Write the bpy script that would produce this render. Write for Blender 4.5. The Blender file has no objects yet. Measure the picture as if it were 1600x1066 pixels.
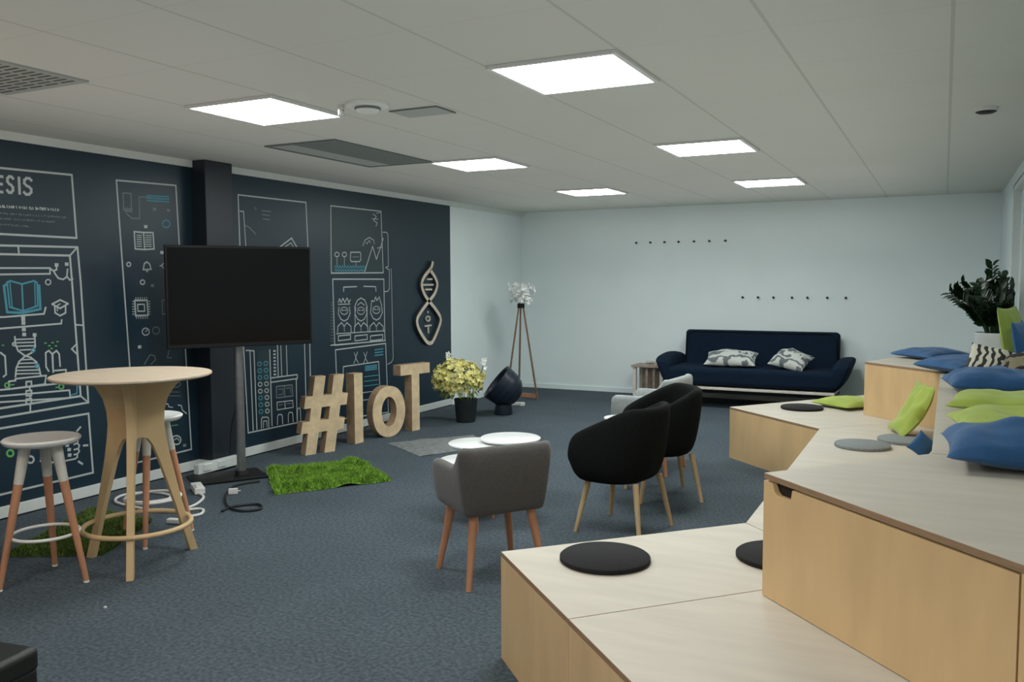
import bpy, math, random
from mathutils import Vector, Matrix, noise
R=math.radians; PI=math.pi
col=bpy.context.scene.collection
rnd=random.Random(7)
MURAL={
 'title_panel':[
  ('w',0.0136,[(2.773,2.148),(3.829,2.169),(3.846,1.756),(2.753,1.76)]),
  ('w',0.017,[(3.425,2.103),(3.415,2.113),(3.401,2.114),(3.389,2.101),(3.388,2.081),(3.399,2.068),(3.411,2.062),(3.421,2.049),(3.421,2.031),(3.409,2.016),(3.394,2.015),(3.384,2.028)]),
  ('w',0.017,[(3.463,2.113),(3.463,2.014)]),
  ('w',0.017,[(3.545,2.104),(3.532,2.115),(3.513,2.115),(3.498,2.101),(3.497,2.081),(3.511,2.068),(3.527,2.062),(3.541,2.049),(3.54,2.03),(3.525,2.015),(3.506,2.013),(3.492,2.026)]),
  ('w',0.017,[(3.358,2.108),(3.313,2.108),(3.311,2.015),(3.353,2.014)]),
  ('w',0.017,[(3.313,2.061),(3.352,2.062)]),
  ('w',0.0051,[(3.183,1.931),(3.186,1.918)]),
  ('w',0.0051,[(3.182,1.918),(3.192,1.925)]),
  ('w',0.0051,[(3.193,1.932),(3.196,1.918)]),
  ('w',0.0051,[(3.193,1.925),(3.203,1.932)]),
  ('w',0.0051,[(3.206,1.932),(3.209,1.918)]),
  ('w',0.0051,[(3.206,1.925),(3.216,1.932)]),
  ('w',0.0051,[(3.225,1.932),(3.227,1.919)]),
  ('w',0.0051,[(3.235,1.932),(3.237,1.919)]),
  ('w',0.0051,[(3.234,1.918),(3.243,1.926)]),
  ('w',0.0051,[(3.249,1.932),(3.251,1.919)]),
  ('w',0.0051,[(3.249,1.932),(3.258,1.926)]),
  ('w',0.0051,[(3.266,1.933),(3.269,1.919)]),
  ('w',0.0051,[(3.266,1.933),(3.276,1.933)]),
  ('w',0.0051,[(3.279,1.933),(3.281,1.919)]),
  ('w',0.0051,[(3.278,1.919),(3.288,1.934)]),
  ('w',0.0051,[(3.296,1.933),(3.298,1.92)]),
  ('w',0.0051,[(3.295,1.926),(3.305,1.927)]),
  ('w',0.0051,[(3.313,1.934),(3.316,1.92)]),
  ('w',0.0051,[(3.313,1.92),(3.322,1.92)]),
  ('w',0.0051,[(3.332,1.934),(3.335,1.92)]),
  ('w',0.0051,[(3.332,1.934),(3.341,1.921)]),
  ('w',0.0051,[(3.349,1.934),(3.351,1.92)]),
  ('w',0.0051,[(3.349,1.934),(3.357,1.921)]),
  ('w',0.0051,[(3.358,1.934),(3.361,1.92)]),
  ('w',0.0051,[(3.358,1.927),(3.367,1.921)]),
  ('w',0.0051,[(3.378,1.935),(3.38,1.921)]),
  ('w',0.0051,[(3.391,1.935),(3.394,1.921)]),
  ('w',0.0051,[(3.39,1.921),(3.401,1.928)]),
  ('w',0.0051,[(3.406,1.935),(3.409,1.921)]),
  ('w',0.0051,[(3.406,1.935),(3.416,1.922)]),
  ('w',0.0051,[(3.417,1.935),(3.42,1.921)]),
  ('w',0.0051,[(3.417,1.935),(3.427,1.929)]),
  ('w',0.0051,[(3.438,1.936),(3.441,1.922)]),
  ('w',0.0051,[(3.457,1.936),(3.46,1.922)]),
  ('w',0.0051,[(3.457,1.929),(3.467,1.93)]),
  ('w',0.0051,[(3.477,1.936),(3.479,1.922)]),
  ('w',0.0051,[(3.488,1.936),(3.49,1.922)]),
  ('w',0.0051,[(3.488,1.936),(3.497,1.923)]),
  ('w',0.0051,[(3.503,1.937),(3.506,1.923)]),
  ('w',0.0051,[(3.523,1.937),(3.525,1.923)]),
  ('w',0.0051,[(3.532,1.937),(3.535,1.923)]),
  ('w',0.0051,[(3.532,1.923),(3.542,1.923)]),
  ('w',0.0051,[(3.546,1.937),(3.549,1.923)]),
  ('w',0.0051,[(3.565,1.938),(3.567,1.923)]),
  ('w',0.0051,[(3.565,1.938),(3.573,1.924)]),
  ('w',0.0051,[(3.574,1.938),(3.577,1.924)]),
  ('w',0.0051,[(3.573,1.923),(3.584,1.931)]),
  ('w',0.0051,[(3.592,1.938),(3.595,1.924)]),
  ('w',0.0051,[(3.592,1.938),(3.602,1.939)]),
  ('w',0.0051,[(3.604,1.938),(3.606,1.924)]),
  ('w',0.0051,[(3.604,1.938),(3.613,1.924)]),
  ('w',0.0051,[(3.614,1.939),(3.617,1.924)]),
  ('w',0.0051,[(3.613,1.931),(3.624,1.939)]),
  ('w',0.0051,[(3.626,1.939),(3.629,1.924)]),
  ('w',0.0051,[(3.626,1.924),(3.637,1.939)]),
  ('w',0.0051,[(3.648,1.939),(3.651,1.925)]),
  ('w',0.0051,[(3.648,1.924),(3.659,1.932)]),
  ('w',0.0051,[(3.669,1.939),(3.672,1.925)]),
  ('w',0.0051,[(3.683,1.94),(3.686,1.925)]),
  ('w',0.0051,[(3.683,1.932),(3.693,1.926)]),
  ('w',0.0051,[(3.701,1.94),(3.704,1.925)]),
  ('w',0.0051,[(3.716,1.94),(3.719,1.926)]),
  ('w',0.0051,[(3.716,1.925),(3.727,1.934)]),
  ('g',0.0034,[(3.181,1.887),(3.184,1.879)]),
  ('g',0.0034,[(3.181,1.879),(3.19,1.883)]),
  ('g',0.0034,[(3.192,1.887),(3.195,1.879)]),
  ('g',0.0034,[(3.192,1.883),(3.201,1.884)]),
  ('g',0.0034,[(3.203,1.887),(3.206,1.879)]),
  ('g',0.0034,[(3.203,1.879),(3.212,1.879)]),
  ('g',0.0034,[(3.212,1.887),(3.215,1.879)]),
  ('g',0.0034,[(3.224,1.887),(3.227,1.879)]),
  ('g',0.0034,[(3.224,1.879),(3.233,1.888)]),
  ('g',0.0034,[(3.239,1.887),(3.242,1.879)]),
  ('g',0.0034,[(3.254,1.888),(3.256,1.879)]),
  ('g',0.0034,[(3.253,1.883),(3.261,1.88)]),
  ('g',0.0034,[(3.262,1.888),(3.264,1.879)]),
  ('g',0.0034,[(3.262,1.888),(3.271,1.88)]),
  ('g',0.0034,[(3.273,1.888),(3.276,1.879)]),
  ('g',0.0034,[(3.283,1.888),(3.286,1.879)]),
  ('g',0.0034,[(3.283,1.879),(3.292,1.888)]),
  ('g',0.0034,[(3.301,1.888),(3.304,1.88)]),
  ('g',0.0034,[(3.301,1.884),(3.31,1.884)]),
  ('g',0.0034,[(3.318,1.888),(3.321,1.88)]),
  ('g',0.0034,[(3.318,1.888),(3.327,1.884)]),
  ('g',0.0034,[(3.335,1.888),(3.337,1.88)]),
  ('g',0.0034,[(3.335,1.888),(3.344,1.884)]),
  ('g',0.0034,[(3.352,1.888),(3.355,1.88)]),
  ('g',0.0034,[(3.352,1.888),(3.362,1.885)]),
  ('g',0.0034,[(3.366,1.888),(3.368,1.88)]),
  ('g',0.0034,[(3.366,1.888),(3.375,1.88)]),
  ('g',0.0034,[(3.378,1.888),(3.381,1.88)]),
  ('g',0.0034,[(3.396,1.889),(3.399,1.88)]),
  ('g',0.0034,[(3.405,1.889),(3.408,1.88)]),
  ('g',0.0034,[(3.404,1.88),(3.415,1.889)]),
  ('g',0.0034,[(3.416,1.889),(3.419,1.88)]),
  ('g',0.0034,[(3.416,1.889),(3.425,1.881)]),
  ('g',0.0034,[(3.434,1.889),(3.437,1.88)]),
  ('g',0.0034,[(3.452,1.889),(3.455,1.88)]),
  ('g',0.0034,[(3.452,1.885),(3.462,1.89)]),
  ('g',0.0034,[(3.463,1.889),(3.466,1.88)]),
  ('g',0.0034,[(3.463,1.889),(3.472,1.881)]),
  ('g',0.0034,[(3.481,1.889),(3.484,1.881)]),
  ('g',0.0034,[(3.493,1.889),(3.496,1.881)]),
  ('g',0.0034,[(3.493,1.88),(3.503,1.881)]),
  ('g',0.0034,[(3.505,1.889),(3.508,1.881)]),
  ('g',0.0034,[(3.505,1.88),(3.515,1.89)]),
  ('g',0.0034,[(3.519,1.889),(3.522,1.881)]),
  ('g',0.0034,[(3.519,1.885),(3.529,1.886)]),
  ('g',0.0034,[(3.53,1.889),(3.533,1.881)]),
  ('g',0.0034,[(3.544,1.89),(3.547,1.881)]),
  ('g',0.0034,[(3.544,1.885),(3.554,1.881)]),
  ('g',0.0034,[(3.565,1.89),(3.568,1.881)]),
  ('g',0.0034,[(3.564,1.885),(3.575,1.881)]),
  ('g',0.0034,[(3.584,1.89),(3.587,1.881)]),
  ('g',0.0034,[(3.6,1.89),(3.603,1.881)]),
  ('g',0.0034,[(3.62,1.89),(3.623,1.881)]),
  ('g',0.0034,[(3.62,1.89),(3.631,1.891)]),
  ('g',0.0034,[(3.642,1.89),(3.645,1.881)]),
  ('g',0.0034,[(3.651,1.89),(3.654,1.882)]),
  ('g',0.0034,[(3.651,1.881),(3.661,1.886)]),
  ('g',0.0034,[(3.667,1.89),(3.67,1.882)]),
  ('g',0.0034,[(3.667,1.89),(3.676,1.891)]),
  ('g',0.0034,[(3.676,1.89),(3.679,1.882)]),
  ('g',0.0034,[(3.676,1.89),(3.687,1.887)]),
  ('g',0.0034,[(3.692,1.891),(3.695,1.882)]),
  ('g',0.0034,[(3.692,1.886),(3.703,1.891)]),
  ('g',0.0034,[(3.708,1.891),(3.712,1.882)]),
  ('g',0.0034,[(3.708,1.886),(3.719,1.882)]),
  ('g',0.0034,[(3.722,1.891),(3.725,1.882)]),
  ('g',0.0034,[(3.722,1.891),(3.733,1.892)]),
  ('g',0.0034,[(3.742,1.891),(3.745,1.882)]),
  ('g',0.0034,[(3.753,1.891),(3.756,1.882)]),
  ('g',0.0034,[(3.753,1.882),(3.764,1.892)]),
  ('g',0.0034,[(3.764,1.891),(3.767,1.882)]),
  ('g',0.0034,[(3.764,1.887),(3.775,1.887)]),
  ('g',0.0034,[(3.18,1.857),(3.182,1.849)]),
  ('g',0.0034,[(3.179,1.848),(3.189,1.857)]),
  ('g',0.0034,[(3.197,1.857),(3.2,1.849)]),
  ('g',0.0034,[(3.197,1.848),(3.206,1.857)]),
  ('g',0.0034,[(3.208,1.857),(3.21,1.849)]),
  ('g',0.0034,[(3.221,1.857),(3.224,1.849)]),
  ('g',0.0034,[(3.221,1.857),(3.229,1.857)]),
  ('g',0.0034,[(3.229,1.857),(3.231,1.849)]),
  ('g',0.0034,[(3.229,1.857),(3.238,1.853)]),
  ('g',0.0034,[(3.238,1.857),(3.24,1.849)]),
  ('g',0.0034,[(3.237,1.848),(3.247,1.857)]),
  ('g',0.0034,[(3.246,1.857),(3.249,1.849)]),
  ('g',0.0034,[(3.246,1.853),(3.255,1.849)]),
  ('g',0.0034,[(3.258,1.857),(3.261,1.849)]),
  ('g',0.0034,[(3.258,1.857),(3.267,1.849)]),
  ('g',0.0034,[(3.273,1.857),(3.275,1.849)]),
  ('g',0.0034,[(3.273,1.857),(3.282,1.853)]),
  ('g',0.0034,[(3.286,1.857),(3.288,1.849)]),
  ('g',0.0034,[(3.302,1.857),(3.305,1.848)]),
  ('g',0.0034,[(3.302,1.848),(3.311,1.853)]),
  ('g',0.0034,[(3.317,1.857),(3.319,1.848)]),
  ('g',0.0034,[(3.316,1.853),(3.326,1.857)]),
  ('g',0.0034,[(3.332,1.857),(3.335,1.848)]),
  ('g',0.0034,[(3.332,1.848),(3.342,1.853)]),
  ('g',0.0034,[(3.348,1.857),(3.351,1.848)]),
  ('g',0.0034,[(3.362,1.857),(3.365,1.848)]),
  ('g',0.0034,[(3.361,1.848),(3.372,1.858)]),
  ('g',0.0034,[(3.375,1.857),(3.378,1.848)]),
  ('g',0.0034,[(3.375,1.853),(3.385,1.853)]),
  ('g',0.0034,[(3.386,1.857),(3.389,1.848)]),
  ('g',0.0034,[(3.386,1.848),(3.395,1.857)]),
  ('g',0.0034,[(3.395,1.857),(3.398,1.848)]),
  ('g',0.0034,[(3.414,1.857),(3.417,1.848)]),
  ('g',0.0034,[(3.427,1.857),(3.43,1.848)]),
  ('g',0.0034,[(3.427,1.848),(3.437,1.853)]),
  ('g',0.0034,[(3.445,1.857),(3.448,1.848)]),
  ('g',0.0034,[(3.455,1.857),(3.458,1.848)]),
  ('g',0.0034,[(3.472,1.857),(3.475,1.848)]),
  ('g',0.0034,[(3.471,1.853),(3.481,1.849)]),
  ('g',0.0034,[(3.49,1.857),(3.493,1.848)]),
  ('g',0.0034,[(3.49,1.853),(3.5,1.853)]),
  ('g',0.0034,[(3.506,1.857),(3.509,1.848)]),
  ('g',0.0034,[(3.505,1.848),(3.514,1.858)]),
  ('g',0.0034,[(3.514,1.857),(3.517,1.848)]),
  ('g',0.0034,[(3.514,1.853),(3.524,1.849)]),
  ('g',0.0034,[(3.529,1.857),(3.532,1.848)]),
  ('g',0.0034,[(3.529,1.857),(3.54,1.858)]),
  ('g',0.0034,[(3.54,1.857),(3.543,1.848)]),
  ('g',0.0034,[(3.54,1.853),(3.55,1.849)]),
  ('g',0.0034,[(3.56,1.857),(3.563,1.848)]),
  ('g',0.0034,[(3.576,1.857),(3.579,1.848)]),
  ('g',0.0034,[(3.585,1.857),(3.588,1.848)]),
  ('g',0.0034,[(3.6,1.857),(3.603,1.848)]),
  ('g',0.0034,[(3.61,1.857),(3.614,1.848)]),
  ('g',0.0034,[(3.61,1.848),(3.621,1.853)]),
  ('g',0.0034,[(3.632,1.857),(3.635,1.848)]),
  ('g',0.0034,[(3.632,1.857),(3.642,1.853)]),
  ('g',0.0034,[(3.643,1.857),(3.646,1.848)]),
  ('g',0.0034,[(3.642,1.848),(3.653,1.849)]),
  ('g',0.0034,[(3.655,1.857),(3.658,1.848)]),
  ('g',0.0034,[(3.655,1.848),(3.666,1.853)]),
  ('g',0.0034,[(3.669,1.857),(3.672,1.848)]),
  ('g',0.0034,[(3.669,1.853),(3.68,1.858)]),
  ('g',0.0034,[(3.683,1.857),(3.687,1.848)]),
  ('g',0.0034,[(3.683,1.853),(3.694,1.858)]),
  ('g',0.0034,[(3.178,1.823),(3.181,1.814)]),
  ('g',0.0034,[(3.178,1.818),(3.187,1.819)]),
  ('g',0.0034,[(3.19,1.822),(3.193,1.814)]),
  ('g',0.0034,[(3.19,1.822),(3.199,1.819)]),
  ('g',0.0034,[(3.209,1.822),(3.211,1.814)]),
  ('g',0.0034,[(3.221,1.822),(3.223,1.814)]),
  ('g',0.0034,[(3.22,1.814),(3.23,1.818)]),
  ('g',0.0034,[(3.23,1.822),(3.233,1.814)]),
  ('g',0.0034,[(3.23,1.818),(3.24,1.822)]),
  ('g',0.0034,[(3.244,1.822),(3.247,1.813)]),
  ('g',0.0034,[(3.253,1.822),(3.256,1.813)]),
  ('g',0.0034,[(3.253,1.822),(3.263,1.818)]),
  ('g',0.0034,[(3.263,1.821),(3.266,1.813)]),
  ('g',0.0034,[(3.277,1.821),(3.28,1.813)]),
  ('g',0.0034,[(3.293,1.821),(3.296,1.813)]),
  ('g',0.0034,[(3.292,1.813),(3.302,1.822)]),
  ('g',0.0034,[(3.308,1.821),(3.311,1.812)]),
  ('g',0.0034,[(3.307,1.812),(3.317,1.821)]),
  ('g',0.0034,[(3.319,1.821),(3.322,1.812)]),
  ('g',0.0034,[(3.319,1.812),(3.329,1.813)]),
  ('g',0.0034,[(3.329,1.821),(3.332,1.812)]),
  ('g',0.0034,[(3.329,1.816),(3.339,1.813)]),
  ('g',0.0034,[(3.347,1.82),(3.35,1.812)]),
  ('g',0.0034,[(3.347,1.816),(3.356,1.817)]),
  ('g',0.0034,[(3.363,1.82),(3.366,1.812)]),
  ('g',0.0034,[(3.363,1.816),(3.373,1.821)]),
  ('g',0.0034,[(3.378,1.82),(3.381,1.811)]),
  ('g',0.0034,[(3.378,1.816),(3.388,1.82)]),
  ('g',0.0034,[(3.397,1.82),(3.4,1.811)]),
  ('g',0.0034,[(3.397,1.82),(3.406,1.816)]),
  ('g',0.0034,[(3.411,1.819),(3.414,1.811)]),
  ('g',0.0034,[(3.411,1.819),(3.42,1.811)]),
  ('g',0.0034,[(3.428,1.819),(3.431,1.811)]),
  ('g',0.0034,[(3.427,1.811),(3.438,1.82)]),
  ('g',0.0034,[(3.439,1.819),(3.442,1.811)]),
  ('g',0.0034,[(3.45,1.819),(3.453,1.81)]),
  ('g',0.0034,[(3.469,1.819),(3.472,1.81)]),
  ('g',0.0034,[(3.48,1.819),(3.483,1.81)]),
  ('g',0.0034,[(3.48,1.814),(3.49,1.819)]),
  ('g',0.0034,[(3.493,1.818),(3.496,1.81)]),
  ('g',0.0034,[(3.492,1.81),(3.503,1.819)]),
  ('g',0.0034,[(3.503,1.818),(3.506,1.81)]),
  ('g',0.0034,[(3.502,1.814),(3.512,1.81)]),
 ],
 'library_panel':[
  ('w',0.0136,[(2.749,1.681),(3.85,1.695),(3.864,1.467),(3.887,0.648),(2.697,0.622)]),
  ('w',0.0136,[(2.747,1.632),(3.792,1.638),(3.8,1.467),(3.831,0.699),(3.281,0.69),(2.7,0.679)]),
  ('w',0.011,[(3.792,1.638),(3.85,1.695)]),
  ('w',0.011,[(3.438,1.691),(3.442,1.639)]),
  ('w',0.011,[(3.831,0.699),(3.887,0.648)]),
  ('w',0.011,[(3.811,1.18),(3.871,1.173)]),
  ('w',0.011,[(2.743,1.544),(3.647,1.554),(3.645,1.517),(2.741,1.501)]),
  ('w',0.011,[(3.646,1.551),(3.671,1.536),(3.682,1.516),(3.702,1.489),(3.736,1.481),(3.763,1.497),(3.771,1.548)]),
  ('w',0.011,[(3.767,1.497),(3.784,1.477),(3.806,1.485)]),
  ('w',0.011,[(3.671,1.536),(3.692,1.544),(3.693,1.567)]),
  ('w',0.022,[(3.688,1.575),(3.699,1.575)]),
  ('w',0.022,[(3.761,1.581),(3.772,1.581)]),
  ('w',0.0076,[(3.648,1.463),(3.645,1.455),(3.638,1.449),(3.629,1.446),(3.62,1.449),(3.613,1.455),(3.611,1.463),(3.614,1.472),(3.621,1.478),(3.63,1.48),(3.64,1.478),(3.646,1.472),(3.648,1.463)]),
  ('t',0.011,[(3.452,1.452),(3.453,1.283)]),
  ('t',0.011,[(3.452,1.452),(3.378,1.472),(3.357,1.464),(3.367,1.31),(3.453,1.283)]),
  ('t',0.011,[(3.452,1.452),(3.533,1.472),(3.554,1.46),(3.552,1.313),(3.453,1.283)]),
  ('t',0.0153,[(3.353,1.452),(3.336,1.441),(3.349,1.279),(3.452,1.271),(3.569,1.292),(3.567,1.443)]),
  ('t',0.0076,[(3.374,1.464),(3.383,1.31)]),
  ('t',0.0076,[(3.538,1.468),(3.535,1.313)]),
  ('w',0.011,[(3.27,1.311),(3.274,1.251),(3.328,1.25),(3.592,1.26),(3.605,1.301)]),
  ('w',0.011,[(3.224,1.179),(3.304,1.18),(3.71,1.192),(3.714,1.216)]),
  ('w',0.022,[(3.446,1.231),(3.456,1.231)]),
  ('w',0.022,[(3.446,1.208),(3.456,1.207)]),
  ('w',0.022,[(3.447,1.167),(3.457,1.166)]),
  ('w',0.022,[(3.448,1.136),(3.458,1.135)]),
  ('w',0.022,[(3.446,1.245),(3.456,1.244)]),
  ('w',0.011,[(3.651,1.321),(3.709,1.347),(3.765,1.321),(3.707,1.292),(3.651,1.321)]),
  ('w',0.011,[(3.669,1.306),(3.67,1.264),(3.704,1.244),(3.744,1.261),(3.746,1.308)]),
  ('w',0.0076,[(3.708,1.322),(3.687,1.31),(3.686,1.277)]),
  ('w',0.011,[(3.391,1.125),(3.393,1.078),(3.408,1.036),(3.449,1.003),(3.491,0.986),(3.526,0.955),(3.543,0.915),(3.552,0.866)]),
  ('w',0.011,[(3.522,1.124),(3.523,1.055),(3.5,1.018),(3.448,0.995),(3.412,0.968),(3.392,0.929),(3.384,0.876)]),
  ('w',0.0085,[(3.4,1.107),(3.52,1.104)]),
  ('w',0.0085,[(3.402,1.086),(3.522,1.082)]),
  ('w',0.0085,[(3.406,1.064),(3.518,1.06)]),
  ('w',0.0085,[(3.422,1.039),(3.505,1.037)]),
  ('w',0.0085,[(3.431,0.977),(3.505,0.975)]),
  ('w',0.0085,[(3.41,0.956),(3.526,0.95)]),
  ('w',0.0085,[(3.4,0.934),(3.538,0.925)]),
  ('w',0.0085,[(3.392,0.913),(3.546,0.902)]),
  ('w',0.0085,[(3.387,0.892),(3.548,0.88)]),
  ('w',0.0093,[(3.394,1.078),(3.393,1.073),(3.389,1.07),(3.384,1.069),(3.379,1.071),(3.376,1.074),(3.375,1.079),(3.376,1.084),(3.38,1.087),(3.385,1.088),(3.39,1.086),(3.393,1.083),(3.394,1.078)]),
  ('t',0.0093,[(3.543,0.929),(3.541,0.923),(3.536,0.919),(3.529,0.918),(3.522,0.92),(3.518,0.925),(3.516,0.931),(3.518,0.937),(3.523,0.942),(3.53,0.943),(3.537,0.94),(3.541,0.935),(3.543,0.929)]),
  ('t',0.0093,[(3.519,1.031),(3.518,1.025),(3.513,1.022),(3.507,1.021),(3.502,1.023),(3.497,1.027),(3.496,1.032),(3.498,1.038),(3.502,1.042),(3.508,1.043),(3.514,1.041),(3.518,1.036),(3.519,1.031)]),
  ('w',0.022,[(3.517,1.129),(3.527,1.128)]),
  ('w',0.011,[(3.579,0.816),(3.589,0.862),(3.383,0.862),(3.382,0.851),(3.341,0.85),(3.338,0.802),(3.586,0.807)]),
  ('w',0.011,[(3.027,0.81),(3.338,0.802),(3.724,0.801),(3.731,0.886),(3.65,0.888)]),
  ('w',0.011,[(3.025,0.759),(3.285,0.765),(3.75,0.748),(3.754,0.697)]),
  ('w',0.011,[(3.023,0.731),(3.283,0.728),(3.754,0.697)]),
  ('w',0.011,[(3.453,0.836),(3.487,0.835),(3.486,0.803),(3.451,0.804),(3.453,0.836)]),
  ('w',0.011,[(3.45,0.778),(3.485,0.777),(3.483,0.745),(3.449,0.747),(3.45,0.778)]),
  ('w',0.011,[(3.448,0.726),(3.482,0.725),(3.481,0.693),(3.446,0.695),(3.448,0.726)]),
  ('w',0.011,[(3.475,0.8),(3.474,0.777)]),
  ('w',0.011,[(3.474,0.742),(3.474,0.724)]),
  ('w',0.011,[(3.473,0.69),(3.471,0.64)]),
  ('w',0.011,[(3.257,1.034),(3.297,1.031),(3.323,1.009),(3.325,0.895),(3.307,0.883)]),
  ('w',0.011,[(3.608,0.888),(3.591,0.918),(3.592,1.009),(3.614,1.021),(3.637,0.998),(3.639,0.878)]),
  ('w',0.011,[(3.639,0.878),(3.64,0.998),(3.668,1.017),(3.686,0.994),(3.69,0.913)]),
  ('n',0.008,[(3.588,1.072),(3.599,1.071)]),
  ('n',0.008,[(3.614,1.053),(3.625,1.052)]),
  ('n',0.008,[(3.638,1.071),(3.649,1.071)]),
  ('n',0.008,[(3.66,1.049),(3.671,1.048)]),
  ('n',0.008,[(3.673,1.076),(3.684,1.075)]),
  ('n',0.008,[(3.629,1.034),(3.639,1.033)]),
  ('n',0.008,[(3.308,1.077),(3.318,1.076)]),
  ('n',0.0093,[(3.344,0.826),(3.341,0.819),(3.336,0.814),(3.328,0.813),(3.32,0.815),(3.315,0.821),(3.314,0.829),(3.316,0.836),(3.322,0.841),(3.329,0.842),(3.337,0.839),(3.342,0.833),(3.344,0.826)]),
  ('n',0.0093,[(3.709,0.777),(3.706,0.769),(3.7,0.764),(3.691,0.763),(3.683,0.766),(3.677,0.772),(3.675,0.781),(3.677,0.788),(3.684,0.793),(3.692,0.794),(3.701,0.791),(3.707,0.785),(3.709,0.777)]),
  ('n',0.0068,[(3.345,0.826),(3.373,0.827)]),
  ('n',0.0068,[(3.653,0.777),(3.673,0.778)]),
  ('t',0.0085,[(3.759,0.715),(3.803,0.72),(3.812,0.832)]),
  ('w',0.011,[(3.814,1.05),(3.778,1.02),(3.814,0.984)]),
 ],
 'fist_panel':[
  ('w',0.0136,[(2.711,0.565),(3.275,0.566),(3.885,0.573),(3.902,0.163),(3.257,0.156),(2.691,0.154)]),
  ('w',0.011,[(3.753,0.416),(3.783,0.418),(3.798,0.402),(3.792,0.386),(3.768,0.381)]),
  ('w',0.011,[(3.792,0.386),(3.807,0.367),(3.798,0.347),(3.767,0.346)]),
  ('w',0.011,[(3.798,0.347),(3.804,0.327),(3.788,0.312),(3.765,0.313)]),
  ('w',0.011,[(3.788,0.312),(3.788,0.291),(3.77,0.283),(3.636,0.283),(3.524,0.316)]),
  ('w',0.0136,[(3.794,0.468),(3.82,0.49)]),
  ('w',0.0136,[(3.838,0.361),(3.869,0.358)]),
  ('w',0.0136,[(3.796,0.26),(3.824,0.238)]),
  ('n',0.0119,[(3.349,0.398),(3.346,0.388),(3.338,0.382),(3.327,0.382),(3.317,0.386),(3.31,0.395),(3.307,0.406),(3.311,0.415),(3.319,0.421),(3.329,0.422),(3.339,0.418),(3.346,0.409),(3.349,0.398)]),
  ('w',0.0119,[(3.481,0.333),(3.477,0.323),(3.469,0.316),(3.457,0.316),(3.446,0.321),(3.438,0.33),(3.435,0.342),(3.439,0.352),(3.448,0.359),(3.459,0.359),(3.47,0.354),(3.478,0.345),(3.481,0.333)]),
  ('w',0.022,[(3.713,0.386),(3.724,0.384)]),
  ('w',0.022,[(3.725,0.354),(3.736,0.352)]),
  ('w',0.022,[(3.726,0.317),(3.738,0.315)]),
  ('w',0.0085,[(3.528,0.395),(3.553,0.395)]),
  ('w',0.0085,[(3.527,0.374),(3.552,0.375)]),
  ('w',0.0085,[(3.526,0.354),(3.551,0.354)]),
  ('w',0.0085,[(3.525,0.334),(3.55,0.334)]),
 ],
 'icon_panel':[
  ('w',0.0119,[(4.172,2.169),(4.691,2.183),(4.727,1.173),(4.764,0.171),(4.261,0.163),(4.229,0.852),(4.172,2.169)]),
  ('g',0.0085,[(4.222,2.086),(4.288,2.088),(4.29,1.97),(4.224,1.968),(4.222,2.086)]),
  ('g',0.0085,[(4.355,1.915),(4.358,2.07),(4.453,2.074)]),
  ('g',0.0085,[(4.355,1.915),(4.288,1.914),(4.244,1.946)]),
  ('g',0.0059,[(4.234,1.98),(4.295,1.983)]),
  ('g',0.0059,[(4.234,1.969),(4.295,1.972)]),
  ('g',0.0059,[(4.233,1.958),(4.294,1.96)]),
  ('t',0.0102,[(4.427,2.085),(4.623,2.093)]),
  ('t',0.0102,[(4.426,2.068),(4.622,2.075)]),
  ('t',0.0102,[(4.426,2.049),(4.621,2.056)]),
  ('g',0.022,[(4.483,1.991),(4.496,1.992)]),
  ('g',0.022,[(4.606,1.992),(4.621,1.993)]),
  ('t',0.0093,[(4.626,1.894),(4.621,1.88),(4.608,1.869),(4.59,1.865),(4.573,1.867),(4.561,1.877),(4.557,1.89),(4.562,1.904),(4.575,1.915),(4.592,1.92),(4.61,1.917),(4.622,1.908),(4.626,1.894)]),
  ('w',0.022,[(4.399,1.861),(4.413,1.862)]),
  ('w',0.0119,[(4.305,1.82),(4.385,1.818),(4.469,1.821),(4.473,1.703),(4.39,1.696),(4.309,1.698),(4.305,1.82)]),
  ('w',0.011,[(4.385,1.818),(4.39,1.696)]),
  ('w',0.0068,[(4.326,1.796),(4.367,1.796)]),
  ('w',0.0068,[(4.402,1.798),(4.454,1.799)]),
  ('w',0.0068,[(4.326,1.78),(4.366,1.781)]),
  ('w',0.0068,[(4.401,1.782),(4.453,1.783)]),
  ('w',0.0068,[(4.325,1.765),(4.366,1.765)]),
  ('w',0.0068,[(4.4,1.766),(4.452,1.767)]),
  ('w',0.0068,[(4.324,1.749),(4.365,1.749)]),
  ('w',0.0068,[(4.4,1.751),(4.452,1.751)]),
  ('w',0.0068,[(4.324,1.734),(4.365,1.734)]),
  ('w',0.0068,[(4.399,1.735),(4.451,1.735)]),
  ('w',0.0068,[(4.323,1.718),(4.364,1.718)]),
  ('w',0.0068,[(4.398,1.719),(4.451,1.72)]),
  ('w',0.022,[(4.536,1.679),(4.55,1.679)]),
  ('w',0.0093,[(4.266,1.588),(4.263,1.58),(4.257,1.575),(4.249,1.573),(4.24,1.575),(4.235,1.58),(4.233,1.587),(4.235,1.594),(4.241,1.599),(4.25,1.601),(4.258,1.6),(4.264,1.595),(4.266,1.588)]),
  ('w',0.0093,[(4.381,1.461),(4.378,1.453),(4.371,1.447),(4.361,1.445),(4.352,1.447),(4.345,1.453),(4.343,1.461),(4.346,1.469),(4.353,1.475),(4.363,1.477),(4.372,1.475),(4.379,1.469),(4.381,1.461)]),
  ('g',0.022,[(4.441,1.436),(4.455,1.436)]),
  ('w',0.011,[(4.371,1.551),(4.383,1.594),(4.404,1.608),(4.43,1.591),(4.44,1.554),(4.371,1.551)]),
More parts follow.
